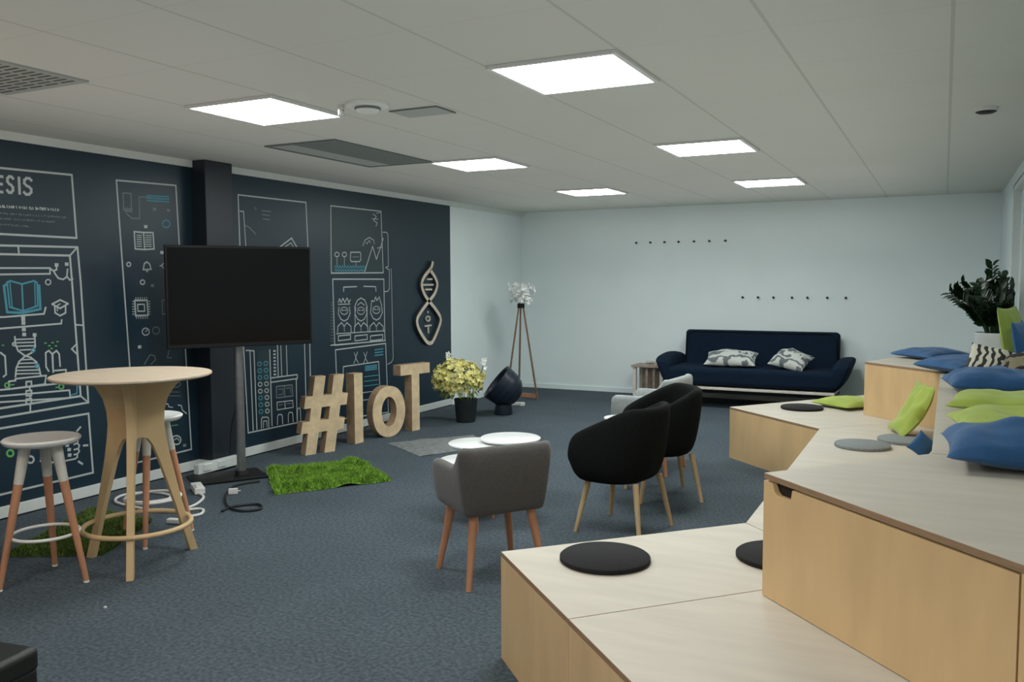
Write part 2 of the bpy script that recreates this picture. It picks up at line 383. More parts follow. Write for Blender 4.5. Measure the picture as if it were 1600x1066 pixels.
  ('w',0.0059,[(4.412,1.541),(4.411,1.538),(4.408,1.536),(4.405,1.535),(4.401,1.536),(4.399,1.538),(4.398,1.541),(4.399,1.544),(4.402,1.546),(4.405,1.547),(4.409,1.546),(4.411,1.544),(4.412,1.541)]),
  ('w',0.0068,[(4.583,1.582),(4.579,1.573),(4.571,1.567),(4.56,1.564),(4.549,1.567),(4.542,1.573),(4.539,1.582),(4.542,1.59),(4.551,1.597),(4.562,1.599),(4.572,1.597),(4.58,1.591),(4.583,1.582)]),
  ('w',0.0076,[(4.588,1.585),(4.607,1.588)]),
  ('w',0.0076,[(4.521,1.581),(4.537,1.582)]),
  ('w',0.0076,[(4.562,1.611),(4.562,1.601)]),
  ('w',0.0076,[(4.56,1.563),(4.561,1.55)]),
  ('w',0.0127,[(4.29,1.331),(4.396,1.329),(4.401,1.221),(4.293,1.222),(4.29,1.331)]),
  ('w',0.0093,[(4.313,1.302),(4.371,1.301),(4.372,1.251),(4.314,1.253),(4.313,1.302)]),
  ('w',0.0059,[(4.3,1.352),(4.299,1.337)]),
  ('w',0.0059,[(4.299,1.215),(4.299,1.201)]),
  ('w',0.0059,[(4.27,1.325),(4.285,1.324)]),
  ('w',0.0059,[(4.408,1.322),(4.422,1.321)]),
  ('w',0.0059,[(4.318,1.352),(4.318,1.336)]),
  ('w',0.0059,[(4.318,1.214),(4.317,1.2)]),
  ('w',0.0059,[(4.269,1.306),(4.284,1.306)]),
  ('w',0.0059,[(4.407,1.303),(4.421,1.303)]),
  ('w',0.0059,[(4.337,1.352),(4.336,1.336)]),
  ('w',0.0059,[(4.336,1.213),(4.336,1.199)]),
  ('w',0.0059,[(4.268,1.288),(4.284,1.288)]),
  ('w',0.0059,[(4.407,1.284),(4.421,1.284)]),
  ('w',0.0059,[(4.356,1.351),(4.355,1.336)]),
  ('w',0.0059,[(4.355,1.213),(4.355,1.198)]),
  ('w',0.0059,[(4.268,1.27),(4.283,1.269)]),
  ('w',0.0059,[(4.406,1.266),(4.42,1.265)]),
  ('w',0.0059,[(4.375,1.351),(4.374,1.335)]),
  ('w',0.0059,[(4.374,1.212),(4.374,1.198)]),
  ('w',0.0059,[(4.267,1.251),(4.282,1.251)]),
  ('w',0.0059,[(4.405,1.247),(4.419,1.246)]),
  ('w',0.0059,[(4.394,1.351),(4.393,1.335)]),
  ('w',0.0059,[(4.393,1.211),(4.393,1.197)]),
  ('w',0.0059,[(4.266,1.233),(4.281,1.233)]),
  ('w',0.0059,[(4.404,1.228),(4.418,1.228)]),
  ('g',0.0068,[(4.575,1.333),(4.529,1.326),(4.53,1.224),(4.574,1.226)]),
  ('w',0.0085,[(4.406,1.101),(4.402,1.088),(4.39,1.08),(4.374,1.077),(4.359,1.081),(4.348,1.091),(4.344,1.104),(4.349,1.117),(4.36,1.126),(4.376,1.129),(4.392,1.124),(4.403,1.114),(4.406,1.101)]),
  ('g',0.0076,[(4.499,1.105),(4.494,1.092),(4.482,1.083),(4.465,1.08),(4.45,1.085),(4.438,1.095),(4.435,1.108),(4.439,1.121),(4.451,1.13),(4.468,1.133),(4.483,1.128),(4.495,1.118),(4.499,1.105)]),
  ('w',0.0076,[(4.375,1.103),(4.391,1.118)]),
  ('w',0.022,[(4.311,0.996),(4.324,0.996)]),
  ('g',0.0085,[(4.352,0.867),(4.406,0.932),(4.447,0.921),(4.453,0.892),(4.412,0.862)]),
  ('g',0.0068,[(4.588,0.977),(4.561,0.897),(4.603,0.894)]),
  ('g',0.0076,[(4.566,0.681),(4.652,0.666),(4.678,0.684),(4.666,0.71)]),
  ('w',0.0076,[(4.499,0.54),(4.512,0.56),(4.554,0.551),(4.56,0.53),(4.596,0.519)]),
  ('w',0.0076,[(4.647,0.531),(4.678,0.522),(4.689,0.485),(4.727,0.454)]),
  ('w',0.0102,[(4.664,0.26),(4.658,0.244),(4.642,0.234),(4.62,0.233),(4.599,0.241),(4.584,0.256),(4.579,0.274),(4.586,0.29),(4.601,0.3),(4.623,0.301),(4.644,0.293),(4.659,0.278),(4.664,0.26)]),
  ('w',0.0076,[(4.599,0.271),(4.627,0.281),(4.646,0.26)]),
  ('g',0.022,[(4.691,0.214),(4.706,0.212)]),
  ('n',0.0051,[(4.554,0.383),(4.641,0.38)]),
  ('g',0.0051,[(4.54,0.644),(4.663,0.628)]),
  ('g',0.0051,[(4.539,0.615),(4.675,0.596)]),
 ],
 'city_panel':[
  ('F',0,[(5.512,0.877),(5.645,0.872),(5.65,0.23),(5.505,0.229)]),
  ('w',0.0119,[(5.328,2.169),(6.163,2.173),(6.183,1.694),(6.172,0.194),(5.374,0.201),(5.343,0.989),(5.328,2.169)]),
  ('w',0.0085,[(5.346,2.038),(5.385,2.038),(5.402,1.727)]),
  ('g',0.0085,[(5.403,1.924),(5.446,1.911),(5.518,1.859)]),
  ('w',0.0119,[(5.799,1.756),(5.962,1.845),(6.035,1.76)]),
  ('w',0.0076,[(5.852,1.754),(5.953,1.803),(5.992,1.758)]),
  ('g',0.0076,[(5.598,2.059),(5.709,2.059)]),
  ('g',0.0076,[(5.596,2.027),(5.689,2.026)]),
  ('g',0.0076,[(5.614,1.992),(5.693,1.989)]),
  ('g',0.0076,[(5.519,2.082),(5.53,2.064)]),
  ('w',0.011,[(5.374,0.892),(5.405,0.89),(5.467,0.881)]),
  ('w',0.011,[(5.417,0.885),(5.432,0.215)]),
  ('w',0.011,[(5.464,0.881),(5.476,0.215)]),
  ('w',0.011,[(5.653,0.876),(5.66,0.219)]),
  ('w',0.011,[(5.75,0.907),(5.751,0.638)]),
  ('w',0.0085,[(5.791,0.904),(5.796,0.638)]),
  ('w',0.0085,[(5.863,0.899),(5.866,0.64)]),
  ('w',0.011,[(6.104,0.902),(6.111,0.2)]),
  ('w',0.0085,[(6.178,0.897),(6.179,0.19)]),
  ('w',0.014,[(5.701,0.863),(5.721,0.862)]),
  ('w',0.014,[(5.701,0.834),(5.72,0.833)]),
  ('w',0.014,[(5.701,0.805),(5.72,0.804)]),
  ('w',0.014,[(5.701,0.776),(5.72,0.775)]),
  ('w',0.014,[(5.701,0.747),(5.72,0.745)]),
  ('w',0.014,[(5.701,0.718),(5.72,0.716)]),
  ('w',0.014,[(5.7,0.689),(5.72,0.687)]),
  ('w',0.014,[(5.7,0.66),(5.719,0.658)]),
  ('t',0.0085,[(5.548,0.764),(5.545,0.756),(5.536,0.751),(5.524,0.75),(5.513,0.753),(5.505,0.76),(5.502,0.768),(5.505,0.776),(5.514,0.782),(5.525,0.783),(5.537,0.78),(5.545,0.773),(5.548,0.764)]),
  ('t',0.0085,[(5.625,0.762),(5.622,0.754),(5.613,0.749),(5.601,0.748),(5.589,0.751),(5.581,0.758),(5.578,0.766),(5.581,0.774),(5.59,0.78),(5.602,0.781),(5.614,0.778),(5.622,0.771),(5.625,0.762)]),
  ('t',0.0085,[(5.549,0.706),(5.545,0.698),(5.536,0.693),(5.525,0.692),(5.513,0.695),(5.505,0.702),(5.502,0.711),(5.506,0.718),(5.514,0.724),(5.526,0.725),(5.537,0.722),(5.546,0.715),(5.549,0.706)]),
  ('t',0.0085,[(5.626,0.703),(5.622,0.695),(5.613,0.69),(5.601,0.689),(5.59,0.692),(5.581,0.699),(5.579,0.708),(5.582,0.716),(5.591,0.721),(5.603,0.722),(5.614,0.719),(5.623,0.712),(5.626,0.703)]),
  ('t',0.0085,[(5.549,0.648),(5.546,0.64),(5.537,0.635),(5.525,0.634),(5.514,0.637),(5.506,0.644),(5.503,0.653),(5.506,0.661),(5.515,0.666),(5.527,0.667),(5.538,0.663),(5.546,0.656),(5.549,0.648)]),
  ('t',0.0085,[(5.626,0.645),(5.623,0.637),(5.614,0.631),(5.602,0.63),(5.59,0.634),(5.582,0.641),(5.579,0.649),(5.583,0.657),(5.591,0.663),(5.603,0.664),(5.615,0.66),(5.623,0.653),(5.626,0.645)]),
  ('w',0.0085,[(5.55,0.59),(5.546,0.582),(5.538,0.576),(5.526,0.576),(5.515,0.579),(5.506,0.586),(5.503,0.595),(5.507,0.603),(5.515,0.608),(5.527,0.609),(5.539,0.605),(5.547,0.598),(5.55,0.59)]),
  ('w',0.0085,[(5.627,0.586),(5.624,0.578),(5.615,0.573),(5.603,0.572),(5.591,0.575),(5.583,0.582),(5.58,0.591),(5.583,0.599),(5.592,0.604),(5.604,0.605),(5.616,0.602),(5.624,0.594),(5.627,0.586)]),
  ('w',0.0085,[(5.55,0.531),(5.547,0.523),(5.538,0.518),(5.527,0.517),(5.515,0.521),(5.507,0.528),(5.504,0.537),(5.507,0.544),(5.516,0.55),(5.528,0.55),(5.539,0.547),(5.548,0.54),(5.55,0.531)]),
  ('w',0.0085,[(5.628,0.527),(5.624,0.519),(5.615,0.514),(5.603,0.513),(5.592,0.517),(5.583,0.524),(5.58,0.532),(5.584,0.54),(5.593,0.545),(5.605,0.546),(5.616,0.543),(5.625,0.536),(5.628,0.527)]),
  ('t',0.0085,[(5.551,0.473),(5.548,0.465),(5.539,0.46),(5.527,0.459),(5.516,0.463),(5.507,0.47),(5.505,0.478),(5.508,0.486),(5.517,0.491),(5.528,0.492),(5.54,0.489),(5.548,0.481),(5.551,0.473)]),
  ('w',0.0085,[(5.628,0.468),(5.625,0.46),(5.616,0.455),(5.604,0.454),(5.592,0.458),(5.584,0.465),(5.581,0.474),(5.584,0.482),(5.593,0.487),(5.605,0.487),(5.617,0.484),(5.625,0.477),(5.628,0.468)]),
  ('t',0.0085,[(5.552,0.414),(5.548,0.406),(5.539,0.401),(5.528,0.401),(5.516,0.404),(5.508,0.412),(5.505,0.42),(5.509,0.428),(5.517,0.433),(5.529,0.434),(5.54,0.43),(5.549,0.423),(5.552,0.414)]),
  ('w',0.0085,[(5.629,0.409),(5.626,0.401),(5.617,0.396),(5.605,0.395),(5.593,0.399),(5.585,0.406),(5.582,0.415),(5.585,0.423),(5.594,0.428),(5.606,0.429),(5.618,0.425),(5.626,0.418),(5.629,0.409)]),
  ('t',0.0085,[(5.552,0.356),(5.549,0.348),(5.54,0.343),(5.528,0.342),(5.517,0.346),(5.509,0.353),(5.506,0.362),(5.509,0.37),(5.518,0.375),(5.529,0.375),(5.541,0.372),(5.549,0.364),(5.552,0.356)]),
  ('w',0.0085,[(5.63,0.35),(5.626,0.342),(5.617,0.337),(5.605,0.336),(5.594,0.34),(5.585,0.347),(5.582,0.356),(5.586,0.364),(5.595,0.369),(5.606,0.37),(5.618,0.366),(5.627,0.358),(5.63,0.35)]),
  ('w',0.0102,[(5.66,0.633),(5.996,0.629),(5.998,0.593),(5.662,0.595)]),
  ('w',0.0102,[(5.983,0.592),(5.982,0.204)]),
  ('g',0.0102,[(5.725,0.551),(5.926,0.543),(5.933,0.445),(5.724,0.451),(5.725,0.551)]),
  ('g',0.0102,[(5.826,0.549),(5.829,0.448)]),
  ('w',0.0085,[(5.727,0.413),(5.929,0.404),(5.935,0.341),(5.729,0.346),(5.727,0.413)]),
  ('w',0.0085,[(5.826,0.409),(5.831,0.342)]),
  ('g',0.0076,[(5.751,0.524),(5.806,0.522),(5.807,0.474),(5.752,0.476)]),
  ('g',0.0076,[(5.851,0.522),(5.904,0.521),(5.908,0.472)]),
  ('g',0.0076,[(5.747,0.387),(5.802,0.384)]),
  ('g',0.0076,[(5.85,0.383),(5.914,0.379)]),
  ('w',0.0093,[(5.727,0.218),(5.73,0.286),(5.741,0.302),(5.781,0.299),(5.791,0.28),(5.793,0.214)]),
  ('w',0.0093,[(5.866,0.215),(5.868,0.286),(5.88,0.302),(5.917,0.299),(5.927,0.28),(5.93,0.211)]),
  ('w',0.0093,[(5.53,0.216),(5.533,0.291),(5.544,0.307),(5.609,0.3),(5.619,0.282),(5.621,0.207)]),
  ('w',0.0093,[(5.987,0.213),(5.99,0.308),(6.002,0.324),(6.018,0.325),(6.029,0.305),(6.031,0.213)]),
  ('w',0.0076,[(5.554,0.217),(5.556,0.272),(5.595,0.27),(5.599,0.217)]),
 ],
 'people_panel':[
  ('F',0,[(6.53,2.163),(7.313,2.167),(7.333,1.557),(6.517,1.547)]),
  ('w',0.0119,[(6.516,2.17),(7.323,2.175),(7.346,1.549),(6.506,1.54),(6.516,2.17)]),
  ('w',0.0119,[(6.524,1.483),(7.355,1.483),(7.359,0.848),(6.536,0.856),(6.524,1.483)]),
  ('w',0.0119,[(6.546,0.811),(7.371,0.818),(7.388,0.389),(7.404,0.093),(6.569,0.137),(6.546,0.811)]),
  ('w',0.0102,[(6.478,0.86),(7.372,0.847)]),
  ('t',0.0102,[(6.558,1.611),(6.577,1.588),(6.597,1.611)]),
  ('t',0.0102,[(6.597,1.611),(6.616,1.589),(6.637,1.612)]),
  ('t',0.0102,[(6.637,1.612),(6.656,1.589),(6.677,1.613)]),
  ('t',0.0102,[(6.677,1.613),(6.696,1.59),(6.717,1.613)]),
  ('t',0.0102,[(6.717,1.613),(6.736,1.59),(6.757,1.614)]),
  ('t',0.0102,[(6.757,1.614),(6.777,1.591),(6.798,1.614)]),
  ('t',0.0102,[(6.798,1.614),(6.818,1.591),(6.84,1.615)]),
  ('t',0.0102,[(6.84,1.615),(6.86,1.592),(6.881,1.615)]),
  ('t',0.0102,[(6.881,1.615),(6.902,1.592),(6.923,1.616)]),
  ('t',0.0102,[(6.923,1.616),(6.944,1.592),(6.966,1.617)]),
  ('t',0.0102,[(6.966,1.617),(6.986,1.593),(7.008,1.617)]),
  ('t',0.0102,[(7.008,1.617),(7.029,1.593),(7.051,1.618)]),
  ('t',0.0119,[(6.557,1.576),(6.576,1.557),(6.596,1.576)]),
  ('t',0.0119,[(6.596,1.576),(6.615,1.557),(6.636,1.577)]),
  ('t',0.0119,[(6.636,1.577),(6.655,1.557),(6.676,1.577)]),
  ('t',0.0119,[(6.676,1.577),(6.695,1.557),(6.716,1.577)]),
  ('t',0.0119,[(6.716,1.577),(6.736,1.558),(6.756,1.578)]),
  ('t',0.0119,[(6.756,1.578),(6.776,1.558),(6.797,1.578)]),
  ('t',0.0119,[(6.797,1.578),(6.817,1.558),(6.839,1.579)]),
  ('t',0.0119,[(6.839,1.579),(6.859,1.559),(6.88,1.579)]),
  ('t',0.0119,[(6.88,1.579),(6.901,1.559),(6.922,1.579)]),
  ('t',0.0119,[(6.922,1.579),(6.943,1.56),(6.965,1.58)]),
  ('t',0.0119,[(6.965,1.58),(6.985,1.56),(7.007,1.58)]),
  ('t',0.0119,[(7.007,1.58),(7.028,1.56),(7.051,1.581)]),
  ('w',0.0119,[(7.031,1.562),(7.169,1.814),(7.23,1.684),(7.304,1.805),(7.355,1.902)]),
  ('w',0.0085,[(7.249,1.798),(7.337,1.812)]),
  ('w',0.0085,[(7.007,1.814),(7.04,1.87),(7.115,1.901),(7.187,1.876),(7.202,1.839)]),
  ('w',0.0068,[(7.055,1.852),(7.076,1.835),(7.114,1.873),(7.132,1.846)]),
  ('w',0.0093,[(6.628,1.718),(6.624,1.707),(6.611,1.699),(6.594,1.696),(6.577,1.698),(6.565,1.706),(6.561,1.716),(6.566,1.727),(6.578,1.735),(6.595,1.738),(6.612,1.736),(6.624,1.728),(6.628,1.718)]),
  ('w',0.0093,[(6.743,1.721),(6.738,1.71),(6.725,1.702),(6.708,1.699),(6.691,1.701),(6.678,1.709),(6.674,1.719),(6.679,1.73),(6.692,1.738),(6.709,1.741),(6.726,1.739),(6.739,1.731),(6.743,1.721)]),
  ('w',0.0068,[(6.594,1.694),(6.592,1.615)]),
  ('w',0.0068,[(6.708,1.697),(6.705,1.616)]),
  ('w',0.011,[(6.808,1.744),(6.957,1.748),(6.969,1.73),(6.967,1.672),(6.942,1.656),(6.814,1.654),(6.8,1.672),(6.808,1.744)]),
  ('w',0.0068,[(6.888,1.656),(6.887,1.615)]),
  ('g',0.0102,[(6.836,1.7),(6.938,1.702)]),
  ('w',0.0085,[(7.184,2.137),(7.241,2.117),(7.192,2.072),(7.255,2.054),(7.232,2.019)]),
  ('w',0.0068,[(7.241,2.15),(7.322,2.165)]),
  ('w',0.0068,[(7.161,2.089),(7.272,2.092)]),
  ('w',0.0093,[(7.35,1.963),(7.416,1.966),(7.439,1.944),(7.438,1.617),(7.391,1.603),(7.457,1.579),(7.452,1.386),(7.425,1.357),(7.358,1.354)]),
  ('w',0.0076,[(7.491,1.593),(7.503,0.652),(7.474,0.615),(7.406,0.598)]),
  ('w',0.011,[(6.687,1.366),(6.688,1.406),(6.897,1.41)]),
  ('w',0.011,[(7.009,1.412),(7.21,1.407),(7.215,1.36)]),
  ('w',0.0076,[(6.748,1.176),(6.74,1.159),(6.718,1.146),(6.689,1.142),(6.661,1.148),(6.64,1.162),(6.633,1.18),(6.641,1.198),(6.662,1.21),(6.691,1.214),(6.72,1.208),(6.741,1.195),(6.748,1.176)]),
  ('w',0.0102,[(6.611,1.216),(6.598,1.155),(6.636,1.1),(6.687,1.08),(6.74,1.095),(6.782,1.148),(6.772,1.212)]),
  ('w',0.0102,[(6.582,0.978),(6.589,1.034),(6.647,1.067),(6.686,1.026),(6.727,1.063),(6.791,1.024),(6.795,0.973)]),
  ('w',0.0068,[(6.686,1.026),(6.688,0.981)]),
  ('w',0.0102,[(6.592,0.941),(6.783,0.943),(6.781,0.897),(6.591,0.895),(6.592,0.941)]),
  ('w',0.01,[(6.656,1.185),(6.679,1.184)]),
  ('w',0.01,[(6.702,1.183),(6.725,1.183)]),
  ('w',0.0076,[(7.018,1.168),(7.009,1.149),(6.986,1.137),(6.956,1.133),(6.925,1.139),(6.904,1.153),(6.896,1.172),(6.905,1.19),(6.927,1.202),(6.958,1.206),(6.988,1.201),(7.01,1.186),(7.018,1.168)]),
  ('w',0.0102,[(6.873,1.209),(6.859,1.145),(6.9,1.089),(6.954,1.068),(7.01,1.084),(7.054,1.138),(7.044,1.204)]),
  ('w',0.0102,[(6.843,0.963),(6.85,1.021),(6.911,1.055),(6.952,1.013),(6.996,1.051),(7.064,1.011),(7.068,0.958)]),
  ('w',0.0068,[(6.952,1.013),(6.954,0.966)]),
  ('w',0.0102,[(6.853,0.926),(7.055,0.927),(7.054,0.88),(6.852,0.878),(6.853,0.926)]),
  ('w',0.01,[(6.92,1.176),(6.945,1.175)]),
  ('w',0.01,[(6.969,1.175),(6.994,1.174)]),
  ('w',0.0076,[(7.281,1.168),(7.272,1.15),(7.248,1.137),(7.216,1.133),(7.184,1.139),(7.161,1.153),(7.153,1.173),(7.162,1.191),(7.185,1.204),(7.218,1.208),(7.25,1.202),(7.273,1.188),(7.281,1.168)]),
  ('w',0.0102,[(7.128,1.211),(7.114,1.146),(7.157,1.088),(7.214,1.066),(7.273,1.083),(7.32,1.139),(7.308,1.206)]),
  ('w',0.0102,[(7.096,0.949),(7.104,1.009),(7.169,1.044),(7.212,1),(7.259,1.04),(7.329,0.998),(7.335,0.944)]),
  ('w',0.0068,[(7.212,1),(7.214,0.952)]),
  ('w',0.0102,[(7.108,0.911),(7.321,0.912),(7.32,0.864),(7.107,0.862),(7.108,0.911)]),
  ('w',0.01,[(7.178,1.177),(7.204,1.177)]),
  ('w',0.01,[(7.229,1.176),(7.256,1.175)]),
  ('w',0.0102,[(6.601,1.261),(6.622,1.296),(6.644,1.26),(6.673,1.299),(6.701,1.259),(6.737,1.301),(6.765,1.257),(6.789,1.284)]),
  ('w',0.0085,[(6.601,1.243),(6.782,1.242)]),
  ('w',0.0102,[(6.859,1.017),(6.858,1.218),(6.902,1.276),(6.96,1.297),(7.024,1.273),(7.059,1.213),(7.054,1.008)]),
  ('w',0.0085,[(6.901,1.226),(6.959,1.253),(7.016,1.223)]),
  ('w',0.0102,[(7.129,1.22),(7.139,1.267),(7.18,1.257),(7.207,1.303),(7.229,1.265),(7.268,1.302),(7.29,1.254),(7.309,1.215)]),
  ('w',0.0085,[(6.565,0.964),(7.358,0.95)]),
  ('g',0.0051,[(6.486,1.805),(6.519,1.806)]),
  ('g',0.0051,[(6.486,1.78),(6.519,1.781)]),
  ('g',0.0051,[(6.485,1.756),(6.518,1.757)]),
  ('g',0.0051,[(6.484,1.732),(6.517,1.732)]),
  ('g',0.0051,[(6.484,1.707),(6.517,1.708)]),
  ('g',0.0051,[(6.483,1.683),(6.516,1.684)]),
  ('g',0.0051,[(6.482,1.659),(6.515,1.659)]),
  ('g',0.0051,[(6.481,1.634),(6.514,1.635)]),
  ('g',0.0051,[(6.481,1.61),(6.514,1.61)]),
  ('g',0.0051,[(6.48,1.585),(6.513,1.586)]),
  ('g',0.0051,[(6.487,1.264),(6.526,1.263)]),
  ('g',0.0051,[(6.486,1.236),(6.525,1.235)]),
  ('g',0.0051,[(6.485,1.208),(6.524,1.207)]),
  ('g',0.0051,[(6.485,1.18),(6.523,1.178)]),
  ('g',0.0051,[(6.484,1.152),(6.522,1.15)]),
  ('g',0.0051,[(6.483,1.124),(6.522,1.122)]),
  ('g',0.0051,[(6.482,1.096),(6.521,1.094)]),
  ('g',0.0051,[(6.481,1.067),(6.52,1.066)]),
  ('g',0.0051,[(6.48,1.039),(6.519,1.038)]),
  ('g',0.0051,[(6.48,1.011),(6.518,1.009)]),
  ('g',0.0051,[(6.479,0.983),(6.518,0.981)]),
  ('g',0.0051,[(6.478,0.955),(6.517,0.953)]),
  ('g',0.0051,[(6.477,0.927),(6.516,0.925)]),
  ('g',0.0051,[(6.476,0.899),(6.515,0.896)]),
  ('w',0.0076,[(6.834,0.762),(6.863,0.708),(6.825,0.656)]),
  ('w',0.0076,[(6.888,0.765),(6.857,0.709),(6.897,0.658)]),
  ('w',0.0076,[(6.992,0.75),(7.021,0.696),(6.982,0.643)]),
  ('w',0.0076,[(7.047,0.753),(7.015,0.696),(7.057,0.644)]),
  ('t',0.0119,[(7.181,0.764),(7.32,0.764)]),
  ('t',0.0119,[(7.18,0.736),(7.32,0.735)]),
  ('t',0.0119,[(7.179,0.707),(7.319,0.706)]),
  ('w',0.011,[(6.644,0.47),(6.661,0.64),(7.242,0.639),(7.26,0.326)]),
  ('t',0.0136,[(7.012,0.608),(7.209,0.606)]),
  ('t',0.0136,[(7.012,0.59),(7.208,0.587)]),
  ('t',0.0136,[(7.012,0.571),(7.208,0.568)]),
  ('t',0.0085,[(6.994,0.507),(7.232,0.502)]),
  ('t',0.0085,[(6.993,0.46),(7.231,0.454)]),
  ('t',0.0085,[(6.992,0.414),(7.23,0.406)]),
  ('w',0.0085,[(6.676,0.358),(7.293,0.341)]),
  ('w',0.0085,[(6.645,0.289),(7.341,0.258)]),
 ],
}

# ------------------------------------------------------------------ materials
def mat(name, base, rough=.6, metal=0, noise_amt=0, noise_scale=20, bump=0, bump_scale=200, stretch=None, sheen=0, coat=0, emit=None, spec=None, trans=0, alpha=None):
    m=bpy.data.materials.new(name); m.use_nodes=True
    nt=m.node_tree; b=nt.nodes['Principled BSDF']
    b.inputs['Base Color'].default_value=(*base,1); b.inputs['Roughness'].default_value=rough; b.inputs['Metallic'].default_value=metal
    if sheen: b.inputs['Sheen Weight'].default_value=sheen
    if coat: b.inputs['Coat Weight'].default_value=coat
    if spec is not None: b.inputs['Specular IOR Level'].default_value=spec
    if trans: b.inputs['Transmission Weight'].default_value=trans
    if emit: b.inputs['Emission Color'].default_value=(*emit[0],1); b.inputs['Emission Strength'].default_value=emit[1]
    tc=nt.nodes.new('ShaderNodeTexCoord'); mp=nt.nodes.new('ShaderNodeMapping')
    nt.links.new(tc.outputs['Object'],mp.inputs['Vector'])
    if stretch: mp.inputs['Scale'].default_value=stretch
    n=nt.nodes.new('ShaderNodeTexNoise'); n.inputs['Scale'].default_value=noise_scale; n.inputs['Detail'].default_value=6
    nt.links.new(mp.outputs[0],n.inputs['Vector'])
    cr=nt.nodes.new('ShaderNodeValToRGB')
    a=noise_amt
    cr.color_ramp.elements[0].position=.3; cr.color_ramp.elements[1].position=.7
    cr.color_ramp.elements[0].color=(*[c*(1-a) for c in base],1); cr.color_ramp.elements[1].color=(*[min(1,c*(1+a)) for c in base],1)
    nt.links.new(n.outputs['Fac'],cr.inputs['Fac']); nt.links.new(cr.outputs[0],b.inputs['Base Color'])
    if bump:
        n2=nt.nodes.new('ShaderNodeTexNoise'); n2.inputs['Scale'].default_value=bump_scale; n2.inputs['Detail'].default_value=3
        nt.links.new(tc.outputs['Object'],n2.inputs['Vector'])
        bp=nt.nodes.new('ShaderNodeBump'); bp.inputs['Strength'].default_value=bump; bp.inputs['Distance'].default_value=.004
        nt.links.new(n2.outputs['Fac'],bp.inputs['Height']); nt.links.new(bp.outputs[0],b.inputs['Normal'])
    return m
M={}
M['wall']=mat('wall_paint',(.79,.88,.885),.75,noise_amt=.02,noise_scale=2,bump=.05,bump_scale=60)
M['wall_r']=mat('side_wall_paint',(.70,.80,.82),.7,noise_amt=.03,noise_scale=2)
M['trim']=mat('white_trim',(.66,.70,.68),.5,noise_amt=.02)
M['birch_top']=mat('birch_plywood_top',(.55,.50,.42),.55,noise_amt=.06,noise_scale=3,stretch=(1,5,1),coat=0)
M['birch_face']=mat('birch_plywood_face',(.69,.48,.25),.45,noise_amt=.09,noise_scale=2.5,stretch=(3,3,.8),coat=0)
M['ply_edge']=mat('plywood_edge',(.30,.19,.11),.6,noise_amt=.25,noise_scale=60,stretch=(.2,.2,8))
M['gap_shade']=mat('painted_recess_shade',(.02,.012,.008),.8)  # near-black core colour stands in for shade behind the door gaps
M['table_wood']=mat('birch_table_top',(.60,.49,.37),.38,noise_amt=.10,noise_scale=5,stretch=(1,6,1))
M['table_leg']=mat('birch_table_legs',(.60,.43,.23),.45,noise_amt=.10,noise_scale=6,stretch=(1,1,.3))
M['orange_wood']=mat('orange_stained_beech',(.50,.235,.13),.45,noise_amt=.15,noise_scale=12,stretch=(1,1,.2))
M['pale_leg']=mat('pale_oak_leg',(.52,.38,.22),.45,noise_amt=.12,noise_scale=12,stretch=(1,1,.2))
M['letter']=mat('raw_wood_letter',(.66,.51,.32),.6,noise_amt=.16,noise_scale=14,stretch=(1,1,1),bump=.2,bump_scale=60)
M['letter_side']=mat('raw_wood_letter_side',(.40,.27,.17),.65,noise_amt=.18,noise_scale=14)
M['white_plastic']=mat('white_plastic',(.80,.80,.77),.35,noise_amt=.02)
M['white_gloss']=mat('white_lacquer',(.88,.90,.90),.25,noise_amt=.01)
M['socket']=mat('stool_socket',(.62,.60,.54),.4)
M['black_plastic']=mat('black_plastic',(.007,.007,.008),.5,spec=.3)
M['screen']=mat('tv_screen',(.003,.003,.004),.2,spec=.22)
M['steel']=mat('brushed_steel',(.30,.31,.32),.35,metal=.8,noise_amt=.08)
M['grey_fabric']=mat('warm_grey_fabric',(.085,.080,.077),.85,noise_amt=.10,noise_scale=60,bump=.25,bump_scale=400,sheen=.2)
M['pale_fabric']=mat('pale_grey_fabric',(.30,.33,.33),.85,noise_amt=.10,noise_scale=60,bump=.25,bump_scale=400,sheen=.2)
M['black_fabric']=mat('black_fabric',(.0065,.008,.008),.95,noise_amt=.2,noise_scale=60,bump=.3,bump_scale=400,spec=.15)
M['navy_fabric']=mat('navy_fabric',(.006,.015,.032),.95,noise_amt=.2,noise_scale=50,bump=.3,bump_scale=300,spec=.15)
M['felt_black']=mat('black_felt',(.008,.008,.009),.95,noise_amt=.25,noise_scale=80,bump=.3,bump_scale=300)
M['felt_grey']=mat('grey_felt',(.22,.24,.24),.95,noise_amt=.15,noise_scale=80,bump=.3,bump_scale=300)
M['lime']=mat('lime_cotton',(.34,.43,.07),.85,noise_amt=.10,noise_scale=9,bump=.2,bump_scale=250,sheen=.15)
M['blue']=mat('blue_cotton',(.013,.085,.225),.8,noise_amt=.15,noise_scale=9,bump=.2,bump_scale=250,sheen=.15)
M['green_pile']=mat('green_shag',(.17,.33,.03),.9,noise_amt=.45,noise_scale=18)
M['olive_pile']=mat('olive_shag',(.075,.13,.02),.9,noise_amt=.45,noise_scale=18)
M['grey_pile']=mat('grey_shag',(.17,.185,.185),.95,noise_amt=.25,noise_scale=18,bump=.4,bump_scale=150)
M['leaf']=mat('dark_glossy_leaf',(.012,.035,.012),.35,noise_amt=.5,noise_scale=14,coat=0)
M['leaf2']=mat('pale_green_leaf',(.20,.27,.09),.6,noise_amt=.3,noise_scale=14)
M['petal']=mat('yellow_petal',(.80,.74,.27),.6,noise_amt=.22,noise_scale=25)
M['petal_w']=mat('white_petal',(.80,.82,.78),.6,noise_amt=.05)
